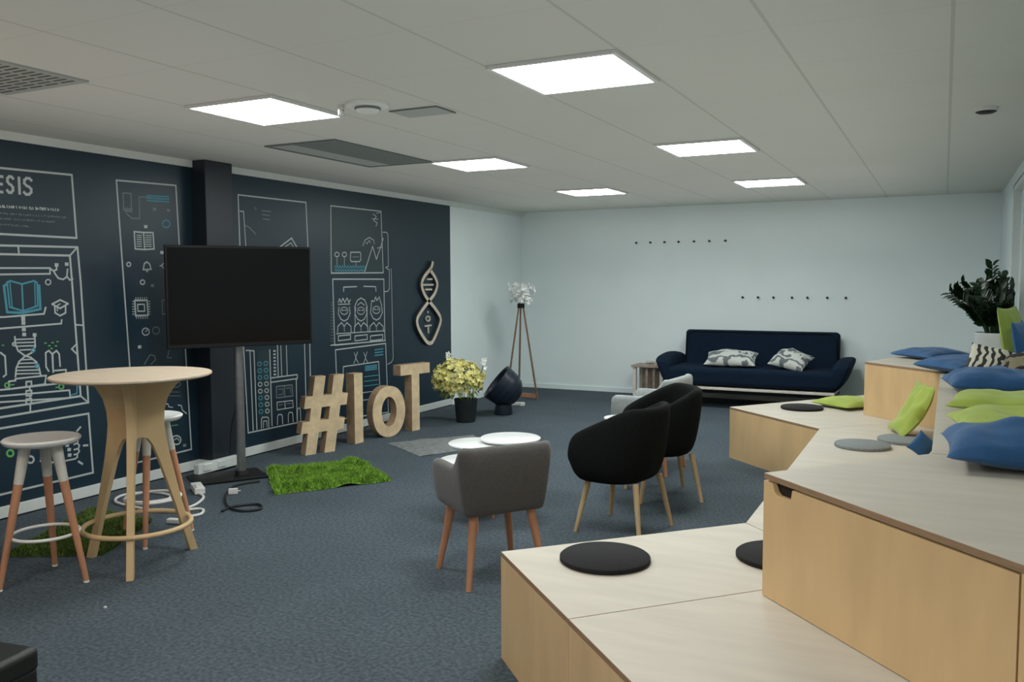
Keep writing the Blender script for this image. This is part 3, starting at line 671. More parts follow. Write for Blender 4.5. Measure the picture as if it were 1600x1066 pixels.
M['dark_pot']=mat('charcoal_pot',(.022,.028,.030),.5,noise_amt=.2,noise_scale=10)
M['pot_white']=mat('white_pot',(.72,.76,.74),.4,noise_amt=.03)
M['soil']=mat('potting_soil',(.03,.02,.012),.95,noise_amt=.4,noise_scale=60)
M['navy_gloss']=mat('navy_shell',(.010,.018,.032),.35,noise_amt=.1)
M['flake']=mat('paper_flake',(.86,.88,.86),.5,trans=.15)
M['lamp_leg']=mat('walnut_lamp_leg',(.20,.115,.07),.5,noise_amt=.2,noise_scale=14)
M['cable_w']=mat('white_cable',(.72,.72,.70),.45)
M['cable_b']=mat('black_cable',(.012,.013,.014),.5)
M['vent_dark']=mat('vent_mesh',(.13,.16,.15),.7,noise_amt=.1,noise_scale=40)
M['vent_frame']=mat('vent_frame',(.34,.37,.35),.6)
M['slot']=mat('vent_slot',(.10,.105,.095),.8)
M['chrome']=mat('chrome',(.8,.8,.8),.12,metal=1)
M['rail']=mat('pale_wood_rail',(.66,.62,.55),.5,noise_amt=.1)
M['emblem']=mat('emblem_wood',(.60,.54,.45),.55,noise_amt=.12,noise_scale=20)
M['emblem_side']=mat('emblem_dark_edge',(.05,.04,.03),.7)
M['paper']=mat('magazine_paper',(.45,.40,.36),.6,noise_amt=.5,noise_scale=30)
M['crate']=mat('weathered_crate_wood',(.34,.27,.22),.7,noise_amt=.3,noise_scale=14)
M['mural']=mat('mural_dark_blue',(.009,.027,.044),.38,noise_amt=.12,noise_scale=1.2,spec=.5)
M['pillar']=mat('pillar_dark_paint',(.010,.016,.025),.45,noise_amt=.1,noise_scale=1.5)
M['line_w']=mat('mural_white_line',(.46,.50,.50),.6)
M['line_g']=mat('mural_grey_line',(.16,.20,.22),.6)
M['line_t']=mat('mural_teal_line',(.06,.27,.36),.6)
M['line_n']=mat('mural_green_line',(.13,.42,.12),.6)
M['fill_t']=mat('mural_teal_tint',(.018,.042,.050),.45)
M['diffuser']=mat('light_diffuser',(.9,.9,.9),.5,emit=((.95,1,.985),12))
M['fixture']=mat('light_frame',(.62,.64,.63),.4)
M['blind']=mat('window_blind',(.62,.72,.76),.6,noise_amt=.04,noise_scale=1)
M['leather']=mat('black_leatherette',(.006,.008,.007),.5,bump=.2,bump_scale=120)

def node_mat(name):
    m=bpy.data.materials.new(name); m.use_nodes=True
    return m, m.node_tree, m.node_tree.nodes['Principled BSDF']
def math_node(nt,op,a,b=None):
    n=nt.nodes.new('ShaderNodeMath'); n.operation=op
    for i,x in enumerate((a,b)):
        if x is None: continue
        if isinstance(x,(int,float)): n.inputs[i].default_value=x
        else: nt.links.new(x,n.inputs[i])
    return n.outputs[0]
# ceiling: 0.6 m tiles with thin joints
m,nt,b=node_mat('ceiling_tiles')
g=nt.nodes.new('ShaderNodeNewGeometry'); s=nt.nodes.new('ShaderNodeSeparateXYZ'); nt.links.new(g.outputs['Position'],s.inputs[0])
def joint(out,off,w):
    f=math_node(nt,'FRACT',math_node(nt,'DIVIDE',math_node(nt,'ADD',out,60-off),.6))
    d=math_node(nt,'ABSOLUTE',math_node(nt,'SUBTRACT',f,.5))
    return math_node(nt,'GREATER_THAN',d,.5-w/.6/2)
jx=joint(s.outputs[0],5.175-.6*8,.014); jy=joint(s.outputs[1],2.13-.6*3,.007)
nz=nt.nodes.new('ShaderNodeTexNoise'); nz.inputs['Scale'].default_value=.45; nt.links.new(g.outputs['Position'],nz.inputs['Vector'])
cr=nt.nodes.new('ShaderNodeValToRGB'); cr.color_ramp.elements[0].position=.35; cr.color_ramp.elements[1].position=.65
cr.color_ramp.elements[0].color=(.56,.585,.535,1); cr.color_ramp.elements[1].color=(.61,.62,.58,1)
nt.links.new(nz.outputs['Fac'],cr.inputs['Fac'])
mx=nt.nodes.new('ShaderNodeMixRGB'); nt.links.new(cr.outputs[0],mx.inputs[1]); mx.inputs[2].default_value=(.42,.44,.39,1)
nt.links.new(math_node(nt,'MULTIPLY',jx,.75),mx.inputs[0])
mx2=nt.nodes.new('ShaderNodeMixRGB'); nt.links.new(mx.outputs[0],mx2.inputs[1]); mx2.inputs[2].default_value=(.48,.50,.45,1)
nt.links.new(math_node(nt,'MULTIPLY',jy,.5),mx2.inputs[0]); nt.links.new(mx2.outputs[0],b.inputs['Base Color']); b.inputs['Roughness'].default_value=.8
M['ceiling']=m
# carpet
m,nt,b=node_mat('blue_grey_carpet')
g=nt.nodes.new('ShaderNodeNewGeometry')
n1=nt.nodes.new('ShaderNodeTexNoise'); n1.inputs['Scale'].default_value=55; n1.inputs['Detail'].default_value=5
n2=nt.nodes.new('ShaderNodeTexNoise'); n2.inputs['Scale'].default_value=1.1; n2.inputs['Detail'].default_value=3
for n in(n1,n2): nt.links.new(g.outputs['Position'],n.inputs['Vector'])
c1=nt.nodes.new('ShaderNodeValToRGB'); c1.color_ramp.elements[0].position=.38; c1.color_ramp.elements[1].position=.64
c1.color_ramp.elements[0].color=(.050,.067,.080,1); c1.color_ramp.elements[1].color=(.092,.116,.137,1)
nt.links.new(n1.outputs['Fac'],c1.inputs['Fac'])
c2=nt.nodes.new('ShaderNodeValToRGB'); c2.color_ramp.elements[0].position=.35; c2.color_ramp.elements[1].position=.7
c2.color_ramp.elements[0].color=(.86,.88,.88,1); c2.color_ramp.elements[1].color=(1.1,1.1,1.1,1); nt.links.new(n2.outputs['Fac'],c2.inputs['Fac'])
mx=nt.nodes.new('ShaderNodeMixRGB'); mx.blend_type='MULTIPLY'; mx.inputs[0].default_value=1
nt.links.new(c1.outputs[0],mx.inputs[1]); nt.links.new(c2.outputs[0],mx.inputs[2]); nt.links.new(mx.outputs[0],b.inputs['Base Color'])
b.inputs['Roughness'].default_value=.95; b.inputs['Specular IOR Level'].default_value=.2
bp=nt.nodes.new('ShaderNodeBump'); bp.inputs['Strength'].default_value=.5; bp.inputs['Distance'].default_value=.006
nt.links.new(n1.outputs['Fac'],bp.inputs['Height']); nt.links.new(bp.outputs[0],b.inputs['Normal'])
M['carpet']=m
def pattern_mat(name, dark, light, scale, dist, thr, rings=False):
    m,nt,b=node_mat(name)
    tc=nt.nodes.new('ShaderNodeTexCoord'); w=nt.nodes.new('ShaderNodeTexWave')
    if rings: w.wave_type='RINGS'
    w.inputs['Scale'].default_value=scale; w.inputs['Distortion'].default_value=dist; w.inputs['Detail'].default_value=2; w.inputs['Detail Scale'].default_value=1.5
    nt.links.new(tc.outputs['Object'],w.inputs['Vector'])
    cr=nt.nodes.new('ShaderNodeValToRGB'); cr.color_ramp.elements[0].position=thr-.04; cr.color_ramp.elements[1].position=thr+.04
    cr.color_ramp.elements[0].color=(*dark,1); cr.color_ramp.elements[1].color=(*light,1)
    nt.links.new(w.outputs['Fac'],cr.inputs['Fac']); nt.links.new(cr.outputs[0],b.inputs['Base Color']); b.inputs['Roughness'].default_value=.85
    return m
M['zebra']=pattern_mat('zebra_print',(.03,.025,.025),(.62,.60,.48),7,7,.45)
M['leafprint']=pattern_mat('grey_leaf_print',(.13,.15,.16),(.55,.57,.54),5,9,.42,True)
M['brownprint']=pattern_mat('brown_print',(.025,.016,.018),(.24,.21,.13),4,11,.66,True)
# ------------------------------------------------------------------ mesh helpers
class MB:
    def __init__(s): s.v=[]; s.f=[]; s.mi=[]
    def add(s,vs,fs,mi=0):
        o=len(s.v); s.v+=[tuple(p) for p in vs]; s.f+=[tuple(i+o for i in f) for f in fs]; s.mi+=[mi]*len(fs); return s
    def box(s,c,d,rz=0,mi=0,mtx=None):
        vs=[Vector((x*d[0]/2,y*d[1]/2,z*d[2]/2)) for x in(-1,1) for y in(-1,1) for z in(-1,1)]
        A=Matrix.Translation(c)@(mtx if mtx is not None else Matrix.Rotation(rz,4,'Z'))
        return s.add([A@p for p in vs],[(0,1,3,2),(4,6,7,5),(0,4,5,1),(2,3,7,6),(0,2,6,4),(1,5,7,3)],mi)
    def prism(s,poly,z0,z1,mi=0,side=None):
        n=len(poly)
        a=sum(poly[i][0]*poly[(i+1)%n][1]-poly[(i+1)%n][0]*poly[i][1] for i in range(n))
        if a<0: poly=poly[::-1]
        vs=[(x,y,z0) for x,y in poly]+[(x,y,z1) for x,y in poly]
        s.add(vs,[tuple(range(n-1,-1,-1)),tuple(range(n,2*n))],mi)
        return s.add(vs,[(i,(i+1)%n,(i+1)%n+n,i+n) for i in range(n)],mi if side is None else side)
    def tube(s,p0,p1,r0,r1=None,n=12,mi=0):
        r1=r0 if r1 is None else r1
        p0=Vector(p0);p1=Vector(p1);d=(p1-p0).normalized();a=d.orthogonal().normalized();b=d.cross(a)
        vs=[];
        for p,r in((p0,r0),(p1,r1)):
            for k in range(n):
                t=2*PI*k/n; vs.append(p+(a*math.cos(t)+b*math.sin(t))*r)
        return s.add(vs,[(i,(i+1)%n,(i+1)%n+n,i+n) for i in range(n)]+[tuple(range(n-1,-1,-1)),tuple(range(n,2*n))],mi)
    def path(s,pts,r,n=8,closed=False,mi=0):
        pts=[Vector(p) for p in pts]; N=len(pts); vs=[]; prev=None
        for i,p in enumerate(pts):
            d=(pts[(i+1)%N]-pts[i-1]) if (closed or 0<i<N-1) else (pts[1]-pts[0] if i==0 else pts[-1]-pts[-2])
            d.normalize()
            a=(prev-d*prev.dot(d)).normalized() if prev is not None else (Vector((0,0,1)).cross(d).normalized() if abs(d.z)<.9 else d.orthogonal().normalized())
            prev=a; b=d.cross(a); rr=r(i/(N-1)) if callable(r) else r
            vs+=[p+(a*math.cos(2*PI*k/n)+b*math.sin(2*PI*k/n))*rr for k in range(n)]
        fs=[(i*n+k,i*n+(k+1)%n,((i+1)%N)*n+(k+1)%n,((i+1)%N)*n+k) for i in range(N if closed else N-1) for k in range(n)]
        if not closed: fs+=[tuple(range(n-1,-1,-1)),tuple(range((N-1)*n,N*n))]
        return s.add(vs,fs,mi)
    def lathe(s,prof,c=(0,0,0),n=32,mi=0,mtx=None):
        vs=[];A=Matrix.Translation(c)@(mtx if mtx is not None else Matrix.Identity(4))
        for r,z in prof:
            for k in range(n): vs.append(A@Vector((r*math.cos(2*PI*k/n),r*math.sin(2*PI*k/n),z)))
        fs=[(i*n+k,i*n+(k+1)%n,(i+1)*n+(k+1)%n,(i+1)*n+k) for i in range(len(prof)-1) for k in range(n)]
        if prof[0][0]>1e-6: fs.append(tuple(range(n-1,-1,-1)))
        if prof[-1][0]>1e-6: fs.append(tuple(range((len(prof)-1)*n,len(prof)*n)))
        return s.add(vs,fs,mi)
    def loops(s,L,closed_i=False,mi=0,cap=True):
        n=len(L[0]);N=len(L);vs=[p for l in L for p in l]
        fs=[(i*n+k,i*n+(k+1)%n,((i+1)%N)*n+(k+1)%n,((i+1)%N)*n+k) for i in range(N if closed_i else N-1) for k in range(n)]
        if cap and not closed_i: fs+=[tuple(range(n-1,-1,-1)),tuple(range((N-1)*n,N*n))]
        return s.add(vs,fs,mi)
def link(name,mb,mats,parent=None,loc=None,rot=None,smooth=40,bevel=0,sub=0,seg=2):
    me=bpy.data.meshes.new(name); me.from_pydata([tuple(v) for v in mb.v],[],mb.f)
    mats=mats if isinstance(mats,(list,tuple)) else [mats]
    for k in mats: me.materials.append(M[k])
    me.polygons.foreach_set('material_index',mb.mi)
    me.validate(); me.update()
    import bmesh
    b=bmesh.new(); b.from_mesh(me); bmesh.ops.remove_doubles(b,verts=b.verts,dist=1e-5); bmesh.ops.recalc_face_normals(b,faces=b.faces); b.to_mesh(me); b.free()
    if smooth:
        me.shade_smooth(); me.set_sharp_from_angle(angle=R(smooth))
    o=bpy.data.objects.new(name,me); col.objects.link(o)
    if parent: o.parent=parent
    if loc: o.location=loc
    if rot: o.rotation_euler=rot
    if bevel:
        md=o.modifiers.new('bevel','BEVEL'); md.width=bevel; md.segments=seg; md.limit_method='ANGLE'; md.angle_limit=R(40)
    if sub:
        md=o.modifiers.new('sub','SUBSURF'); md.levels=sub; md.render_levels=sub
    return o
def tag(o,label,cat,group=None,kind=None):
    if label: o['label']=label
    if cat: o['category']=cat
    if group: o['group']=group
    if kind: o['kind']=kind
    return o
def thing(name,label,cat,loc=(0,0,0),rz=0,group=None):
    o=bpy.data.objects.new(name,None); o.empty_display_size=.1; col.objects.link(o); o.location=loc; o.rotation_euler=(0,0,rz)
    return tag(o,label,cat,group)
def struct(name,mb,m,**k):
    o=link(name,mb,m,**k); o['kind']='structure'; return o
def dup(root,loc,rz,label):
    r=root.copy(); col.objects.link(r); r.location=loc; r.rotation_euler=(0,0,rz); r['label']=label
    for ch in list(root.children):
        c=ch.copy(); col.objects.link(c); c.parent=r
        for gch in ch.children:
            d=gch.copy(); col.objects.link(d); d.parent=c
    return r
# ------------------------------------------------------------------ room shell
H=2.385; BK=10.63; RW=5.70; NR=-3.2
struct('floor',MB().box((RW/2,(BK+NR)/2,-.05),(RW+.4,BK-NR+.4,.1)),'carpet',smooth=0)
struct('ceiling',MB().box((RW/2,(BK+NR)/2,H+.05),(RW+.4,BK-NR+.4,.1)),'ceiling',smooth=0)
struct('wall_left',MB().box((-.06,(BK+NR)/2,H/2),(.1,BK-NR+.2,H)),'wall',smooth=0)
struct('wall_back',MB().box((RW/2,BK+.05,H/2),(RW+.2,.1,H)),'wall',smooth=0)
w=MB(); w.box((RW/2,NR-.05,.15),(RW+.2,.1,.3)); w.box((RW/2,NR-.05,H-.08),(RW+.2,.1,.16)); w.box((.1,NR-.05,H/2),(.4,.1,H)); w.box((RW-.1,NR-.05,H/2),(.4,.1,H)); w.box((RW/2,NR-.05,H/2),(.2,.1,H))  # unseen wall behind the camera; openings added to let background light in
struct('wall_front',w,'wall',smooth=0)
# right wall with a tall window opening far down the room
w=MB(); x=RW+.05
w.box((x,(NR+6.6)/2,H/2),(.1,6.6-NR,H)); w.box((x,(8.9+BK)/2,H/2),(.1,BK-8.9,H)); w.box((x,7.75,.4),(.1,2.3,.8)); w.box((x,7.75,2.33),(.1,2.3,.11))
struct('wall_right',w,'wall_r',smooth=0)
wn=struct('window_1',MB().box((RW+.07,7.75,1.54),(.02,2.3,1.5)),'blind',smooth=0)
wf=MB()
for yy in(6.63,7.75,8.87): wf.box((RW+.03,yy,1.54),(.06,.05,1.5))
for zz in(.82,2.26): wf.box((RW+.03,7.75,zz),(.06,2.3,.05))
o=link('window_frame',wf,'trim',parent=wn,smooth=0)
struct('trim_1',MB().box((RW-.065,4.95,.832+(H-.832)/2),(.13,.30,H-.834)),'trim',smooth=0)      # white pier
struct('trim_2',MB().box((.010,(4.84+NR)/2,2.359),(.03,4.84-NR,.052)).box((.010,(5.15+BK)/2,2.359),(.03,BK-5.15,.052)),'trim',smooth=0)
bb=MB(); bb.box((.012,(4.84+NR)/2,.045),(.024,4.84-NR,.07)); bb.box((.012,(5.155+8.7)/2,.045),(.024,8.7-5.155,.07)); bb.box((.160,4.98,.045),(.014,.30,.07)); bb.box((.08,4.834,.045),(.17,.014,.07))
struct('baseboard_left',bb,'trim',smooth=0,bevel=.003)
struct('baseboard_back',MB().box((RW/2,BK-.008,.03),(RW,.016,.06)).box((.006,(8.7+BK)/2,.03),(.012,BK-8.7,.06)),'wall',smooth=0)
# dark pillar in front of the mural
pm=MB().box((.075,4.98,H/2),(.155,.28,H-.002))
struct('trim_3',pm,'pillar',smooth=0,bevel=.004)
# ------------------------------------------------------------------ mural
mu=thing('wall_mural','dark blue wall mural with white and teal line drawings behind the television','mural',(0,2.9,0))
link('backing',MB().box((.0,(8.70-3.0)/2-2.9,(2.333+.03)/2),(.012,11.7,2.303)),'mural',parent=mu,smooth=0)
mu.location=(0,0,0)
for ch in mu.children: ch.location=(0,2.9,0)
LC={'w':0,'g':1,'t':2,'n':3,'F':4}
for pname,strokes in MURAL.items():
    mb=MB(); k=0
    for c,wd,pts in strokes:
        k+=1; x=.0070+k*.000006
        if c=='F':
            mb.add([(.0065,y,z) for y,z in pts],[tuple(range(len(pts)))],4); continue
        for (y0,z0),(y1,z1) in zip(pts,pts[1:]):
            d=Vector((y1-y0,z1-z0)); L=d.length
            if L<1e-5: continue
            d/=L; n=Vector((-d.y,d.x))*wd/2; e=d*wd*.35
            a=(y0-e.x,z0-e.y); b2=(y1+e.x,z1+e.y); x+=.000001
            mb.add([(x,a[0]-n.x,a[1]-n.y),(x,b2[0]-n.x,b2[1]-n.y),(x,b2[0]+n.x,b2[1]+n.y),(x,a[0]+n.x,a[1]+n.y)],[(0,1,2,3)],LC[c])
    link(pname,mb,['line_w','line_g','line_t','line_n','fill_t'],parent=mu,smooth=0)
# ------------------------------------------------------------------ wooden wall emblem
em=thing('wall_emblem','wooden double helix emblem with small letters hung on the dark mural','wall decoration',(.012,8.17,1.2))
def band(pts,w,x0,x1,closed=False):
    mb=MB(); P=[Vector(p) for p in pts]; N=len(P); secs=[]
    for i,p in enumerate(P):
        d=(P[(i+1)%N]-P[i-1]) if(closed or 0<i<N-1) else (P[1]-P[0] if i==0 else P[-1]-P[-2]); d.normalize(); n=Vector((-d.y,d.x))*w/2
        a=p-n;b=p+n; secs.append([(x0,a.x,a.y),(x1,a.x,a.y),(x1,b.x,b.y),(x0,b.x,b.y)])
    mb.loops(secs,closed_i=closed); return mb
def catmull(pts,k=6,closed=False):
    P=[Vector(p) for p in pts]; N=len(P); out=[]
    for i in range(N if closed else N-1):
        p0=P[i-1] if (i>0 or closed) else P[0]; p1=P[i]; p2=P[(i+1)%N]; p3=P[(i+2)%N] if (closed or i+2<N) else P[-1]
        for j in range(k):
            t=j/k; out.append(.5*((2*p1)+(p2-p0)*t+(2*p0-5*p1+4*p2-p3)*t*t+(3*p1-p0-3*p2+p3)*t**3))
    if not closed: out.append(P[-1])
    return out
ES=[(8.257,1.681),(8.217,1.607),(8.08,1.513),(8.022,1.421),(8.076,1.318),(8.17,1.24),(8.317,1.136),(8.412,1.037),(8.378,.943),(8.247,.791),(8.169,.769),(8.085,.808),(7.952,.943),(7.924,1.046),(8.016,1.135),(8.17,1.24),(8.289,1.321),(8.347,1.42),(8.301,1.504),(8.197,1.586)]
ES=[(y-8.17,z-1.2) for y,z in ES]
mb=band(catmull(ES,5),.042,0,.03)
o=link('helix_band',mb,['emblem','emblem_side'],parent=em,smooth=0)
for p in o.data.polygons:
    if abs(p.normal.x)<.7: p.material_index=1
for (a,b2) in (((8.156,1.483),(8.261,1.483)),((8.052,1.42),(8.283,1.42)),((8.119,1.368),(8.251,1.368))):
    link('rung',band([(a[0]-8.17,a[1]-1.2),(b2[0]-8.17,b2[1]-1.2)],.02,0,.02),'emblem',parent=em,smooth=0)
mb=MB()
for q in([(8.174,1.128),(8.174,1.105)],[(8.105,.962),(8.243,.965)],[(8.174,.962),(8.18,.878)]):
    t=band([(p[0]-8.17,p[1]-1.2) for p in q],.017,0,.015); mb.add(t.v,t.f)
t=band([(.004+.040*math.cos(k*PI/8),-.158+.026*math.sin(k*PI/8)) for k in range(16)],.014,0,.015,True); mb.add(t.v,t.f)
link('lettering',mb,'emblem',parent=em,smooth=0)
# ------------------------------------------------------------------ ceiling fittings
def light(x,y,label):
    t=thing('ceiling_light',label,'ceiling light',(x,y,H),0,'square ceiling light panels')
    mb=MB()
    for sx,sy,dx,dy in((0,1,.595,.022),(0,-1,.595,.022),(1,0,.022,.551),(-1,0,.022,.551)):
        mb.box((sx*.2865,sy*.2865,-.008),(dx,dy,.014))
    link('frame',mb,'fixture',parent=t,smooth=0)
    link('diffuser',MB().box((0,0,-.006),(.549,.549,.008)),'diffuser',parent=t,smooth=0)
    return t
L1=light(1.875,3.63,'square light panel nearest the wall mural, beside the smoke detector')
for x,y,l in((3.675,3.63,'largest and nearest square light panel above the grey armchair'),(1.875,6.03,'square light panel second along the row nearest the mural'),(1.875,8.43,'farthest square light panel of the row nearest the mural'),(3.675,6.03,'square light panel second along the row over the wooden platforms'),(3.675,8.43,'farthest square light panel in front of the navy sofa')):
    dup(L1,(x,y,H),0,l)
for x,y in((1.875,1.23),(3.675,1.23),(1.875,-1.17),(3.675,-1.17)):
    ld=bpy.data.lights.new('ceiling_lamp','AREA'); ld.shape='SQUARE'; ld.size=.55; ld.energy=10 if x>2.5 else 4; ld.color=(1,.985,.95)
    lo=bpy.data.objects.new('ceiling_lamp',ld); col.objects.link(lo); lo.location=(x,y,H-.02)
ld=bpy.data.lights.new('added_ceiling_fill','AREA'); ld.shape='RECTANGLE'; ld.size=4.6; ld.size_y=10.5; ld.energy=18; ld.color=(1,.985,.95)  # unseen up-facing fill, added to brighten the ceiling and upper walls
lo=bpy.data.objects.new('added_ceiling_fill',ld); col.objects.link(lo); lo.location=(2.65,5.0,1.75); lo.rotation_euler=(PI,0,0)
ld=bpy.data.lights.new('warm_lamp','POINT'); ld.shadow_soft_size=.12; ld.energy=5; ld.color=(1,.50,.24)
lo=bpy.data.objects.new('warm_lamp',ld); col.objects.link(lo); lo.location=(1.1,1.3,1.75)
def vent_long():
    t=thing('air_vent','long dark mesh air vent in the ceiling between two light panels','air vent',(1.31,5.15,H))
    mb=MB()
    for c,d in(((-.29,0,-.005),(.02,1.2,.01)),((.29,0,-.005),(.02,1.2,.01)),((0,.59,-.005),(.56,.02,.01)),((0,-.59,-.005),(.56,.02,.01))): mb.box(c,d)
    link('frame',mb,'vent_dark',parent=t,smooth=0)
    link('mesh_grille',MB().box((.10,0,-.004),(.36,1.16,.006)),'vent_dark',parent=t,smooth=0)
    link('blank_panel',MB().box((-.18,0,-.003),(.19,1.16,.005)),'vent_frame',parent=t,smooth=0)
vent_long()
t=thing('air_vent','square slotted air vent in the ceiling at the left edge of the photo','air vent',(1.34,2.43,H))
link('frame',MB().box((0,0,-.004),(.595,.595,.008)),'vent_frame',parent=t,smooth=0)
mb=MB()
for i in range(5):
    for j in range(14): mb.box((-.22+i*.11,-.25+j*.038,-.0085),(.085,.014,.002))
link('slots',mb,'slot',parent=t,smooth=0)
t=thing('smoke_detector','round white smoke detector on the ceiling beside the nearest left light panel','smoke detector',(2.46,3.74,H))
link('housing',MB().lathe([(0,-.045),(.05,-.045),(.062,-.035),(.065,-.022),(.105,-.020),(.11,-.012),(.11,0)][::1]),'trim',parent=t)
link('dark_band',MB().lathe([(.064,-.034),(.068,-.032),(.068,-.024),(.066,-.022)]),'vent_dark',parent=t)
link('clip',MB().lathe([(0,-.06),(.014,-.055),(.018,-.03),(.018,0)],c=(-.14,-.04,0),n=16),'chrome',parent=t)
t=tag(link('access_panel',MB().box((0,0,-.003),(.30,.20,.006)).box((0,-.1,-.005),(.30,.006,.006),mi=1).box((.15,0,-.005),(.006,.2,.006),mi=1),['vent_frame','vent_dark'],loc=(2.60,4.05,H),smooth=0),'pale access panel on the ceiling beside the smoke detector','access panel')
t=thing('ceiling_sensor','small round white sensor on the ceiling at far right','sensor',(5.35,5.38,H))
link('housing',MB().lathe([(0,-.03),(.035,-.03),(.055,-.02),(.06,0)]),'trim',parent=t); link('lens',MB().lathe([(.037,-.031),(.052,-.024),(.052,-.021),(.036,-.027)]),'black_plastic',parent=t)
# ------------------------------------------------------------------ wall hooks
for i,x in enumerate((1.634,1.821,2.005,2.186,2.381,2.573,2.769)+(2.987,3.17,3.35,3.564,3.738,3.959,4.162)):
    up=i<7; z=1.94 if up else 1.25
    mb=MB().tube((0,0,0),(0,-.03,0),.010,.012,10).tube((0,-.03,0),(0,-.034,0),.014,.012,10)
    tag(link('wall_peg',mb,'black_plastic',loc=(x,BK,z)),'small dark peg in the upper row on the white back wall' if up else 'small dark peg in the lower row on the wall above the navy sofa','wall peg','upper row of wall pegs' if up else 'lower row of wall pegs')
# ------------------------------------------------------------------ wooden seating platforms
A=(3.675,2.881);B=(4.44,3.69);Cc=(4.42,6.29);D=(3.625,7.067);e=(.703,-.711);d=(.687,.727)
P1=(A[0]+.7*e[0],A[1]+.7*e[1]);Q=(P1[0]+1.114*d[0],P1[1]+1.114*d[1]);PE=(A[0]+2.1*e[0],A[1]+2.1*e[1])
XR=5.69
def inset(poly,g):
    n=len(poly); a=sum(poly[i][0]*poly[(i+1)%n][1]-poly[(i+1)%n][0]*poly[i][1] for i in range(n)); s=1 if a>0 else -1; out=[]
    for i in range(n):
        p0=Vector(poly[i-1]);p1=Vector(poly[i]);p2=Vector(poly[(i+1)%n])
        d1=(p1-p0).normalized();d2=(p2-p1).normalized(); n1=Vector((-d1.y,d1.x))*s;n2=Vector((-d2.y,d2.x))*s
        k=1+n1.dot(n2); out.append(tuple(p1+(n1+n2)*g/k))
    return out
def platform(label,poly,z0,z1,door=None):
    cx=sum(p[0] for p in poly)/len(poly); cy=sum(p[1] for p in poly)/len(poly)
    pl=inset([(p[0]-cx,p[1]-cy) for p in poly],.0012)
    t=thing('seating_platform',label,'platform',(cx,cy,z0))
    h=z1-z0
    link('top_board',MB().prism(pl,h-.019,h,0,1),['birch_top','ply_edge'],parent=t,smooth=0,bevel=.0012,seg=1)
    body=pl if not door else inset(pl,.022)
    link('body',MB().prism(body,0,h-.0195),'birch_face' if not door else 'gap_shade',parent=t,smooth=0)
    return t,pl,(cx,cy)
platform('low plywood platform nearest the grey armchair holding a black round pad',[A,P1,Q,B],0,.42)
platform('low plywood platform at the bottom edge in front of the storage door',[P1,PE,(XR,1.96),(XR,2.43),Q],0,.42)
platform('low plywood platform in the middle under two grey round pads',[B,Q,(XR,2.43),(XR,7.56),Cc],0,.42)
platform('low plywood platform nearest the sofa holding a black round pad',[Cc,(XR,7.56),(XR,8.6),(4.75,8.58),D],0,.42)
A2=(4.662,2.852);B2=(5.148,3.43);C2=(5.165,6.57);D2=(4.643,7.096);Z1=.4205;Z2=.83
E2=(A2[0]+1.3*e[0],A2[1]+1.3*e[1])
t,pl,c=platform('upper plywood platform with a storage door, nearest the camera',[A2,E2,(XR,2.0),(XR,3.43),B2],Z1,Z2,door=True)
# side panels around the dark core
h=Z2-Z1
a2=Vector(pl[0]);e2=Vector(pl[1]);ev=(e2-a2).normalized();nv=Vector((ev.y,-ev.x))  # outward
if nv.y>0: nv=-nv
inw=-nv
L=(e2-a2).length
def slab(t0,t1,z0,z1,off=0,th=.018):
    p0=a2+ev*t0-nv*off;p1=a2+ev*t1-nv*off
    return [p0,p1,p1+inw*th,p0+inw*th],z0,z1
# door with a finger notch in its upper left corner
TD=.962; zt=h-.019-.006
prof=[(.0,.002),(TD,.002),(TD,zt),(.150,zt),(.143,zt-.030),(.135,zt-.034),(.075,zt-.034),(.060,zt-.026),(.045,zt),(.0,zt)]
mb=MB(); n=len(prof)
fr=[(*(a2+ev*q[0]),q[1]) for q in prof]; bkk=[(*(a2+ev*q[0]+inw*.018),q[1]) for q in prof]
mb.add(fr+bkk,[tuple(range(n)),tuple(range(2*n-1,n-1,-1))]+[(i,(i+1)%n,(i+1)%n+n,i+n) for i in range(n)])
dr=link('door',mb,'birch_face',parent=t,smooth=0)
mb=MB(); s_=slab(TD+.006,L,0,h-.0195); mb.prism([tuple(p) for p in s_[0]],0,h-.0195)
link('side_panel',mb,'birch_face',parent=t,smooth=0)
mb=MB(); p0=a2;p1=Vector(pl[4]); dv=(p1-p0).normalized(); nn=Vector((dv.y,-dv.x)); nn=nn if nn.x>0 else -nn
mb.prism([tuple(p0+inw*.019+nn*0),tuple(p1),tuple(p1+nn*.018),tuple(p0+nn*.018+inw*.019)],0,h-.0195)
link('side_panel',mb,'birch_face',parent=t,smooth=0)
platform('upper plywood platform in the middle under the lime and blue cushions',[B2,(XR,3.43),(XR,6.57),C2],Z1,Z2)
platform('upper plywood platform farthest from the camera, under the potted plant',[C2,(XR,6.57),(XR,8.5),(5.16,8.5),D2],Z1,Z2)
# ------------------------------------------------------------------ round felt pads
def pad(x,y,z,m,label,r=.165):
    tag(link('seat_pad',MB().lathe([(0,0),(r-.004,0),(r,.004),(r,.016),(r-.006,.021),(0,.022)],n=48),m,loc=(x,y,z)),label,'seat pad','round felt seat pads')
pad(4.073,2.957,.421,'felt_black','black round felt pad lying alone on the low platform nearest the camera',.168)
pad(4.66,3.265,.421,'felt_black','black round felt pad half hidden behind the upper platform with the storage door',.168)
pad(4.173,7.207,.421,'felt_black','black round felt pad on the low platform nearest the sofa',.165)
pad(4.745,5.715,.421,'felt_grey','grey round felt pad farther from the leaning lime cushion',.165)
pad(4.975,6.02,.421,'felt_grey','grey round felt pad right below the leaning lime cushion',.165)
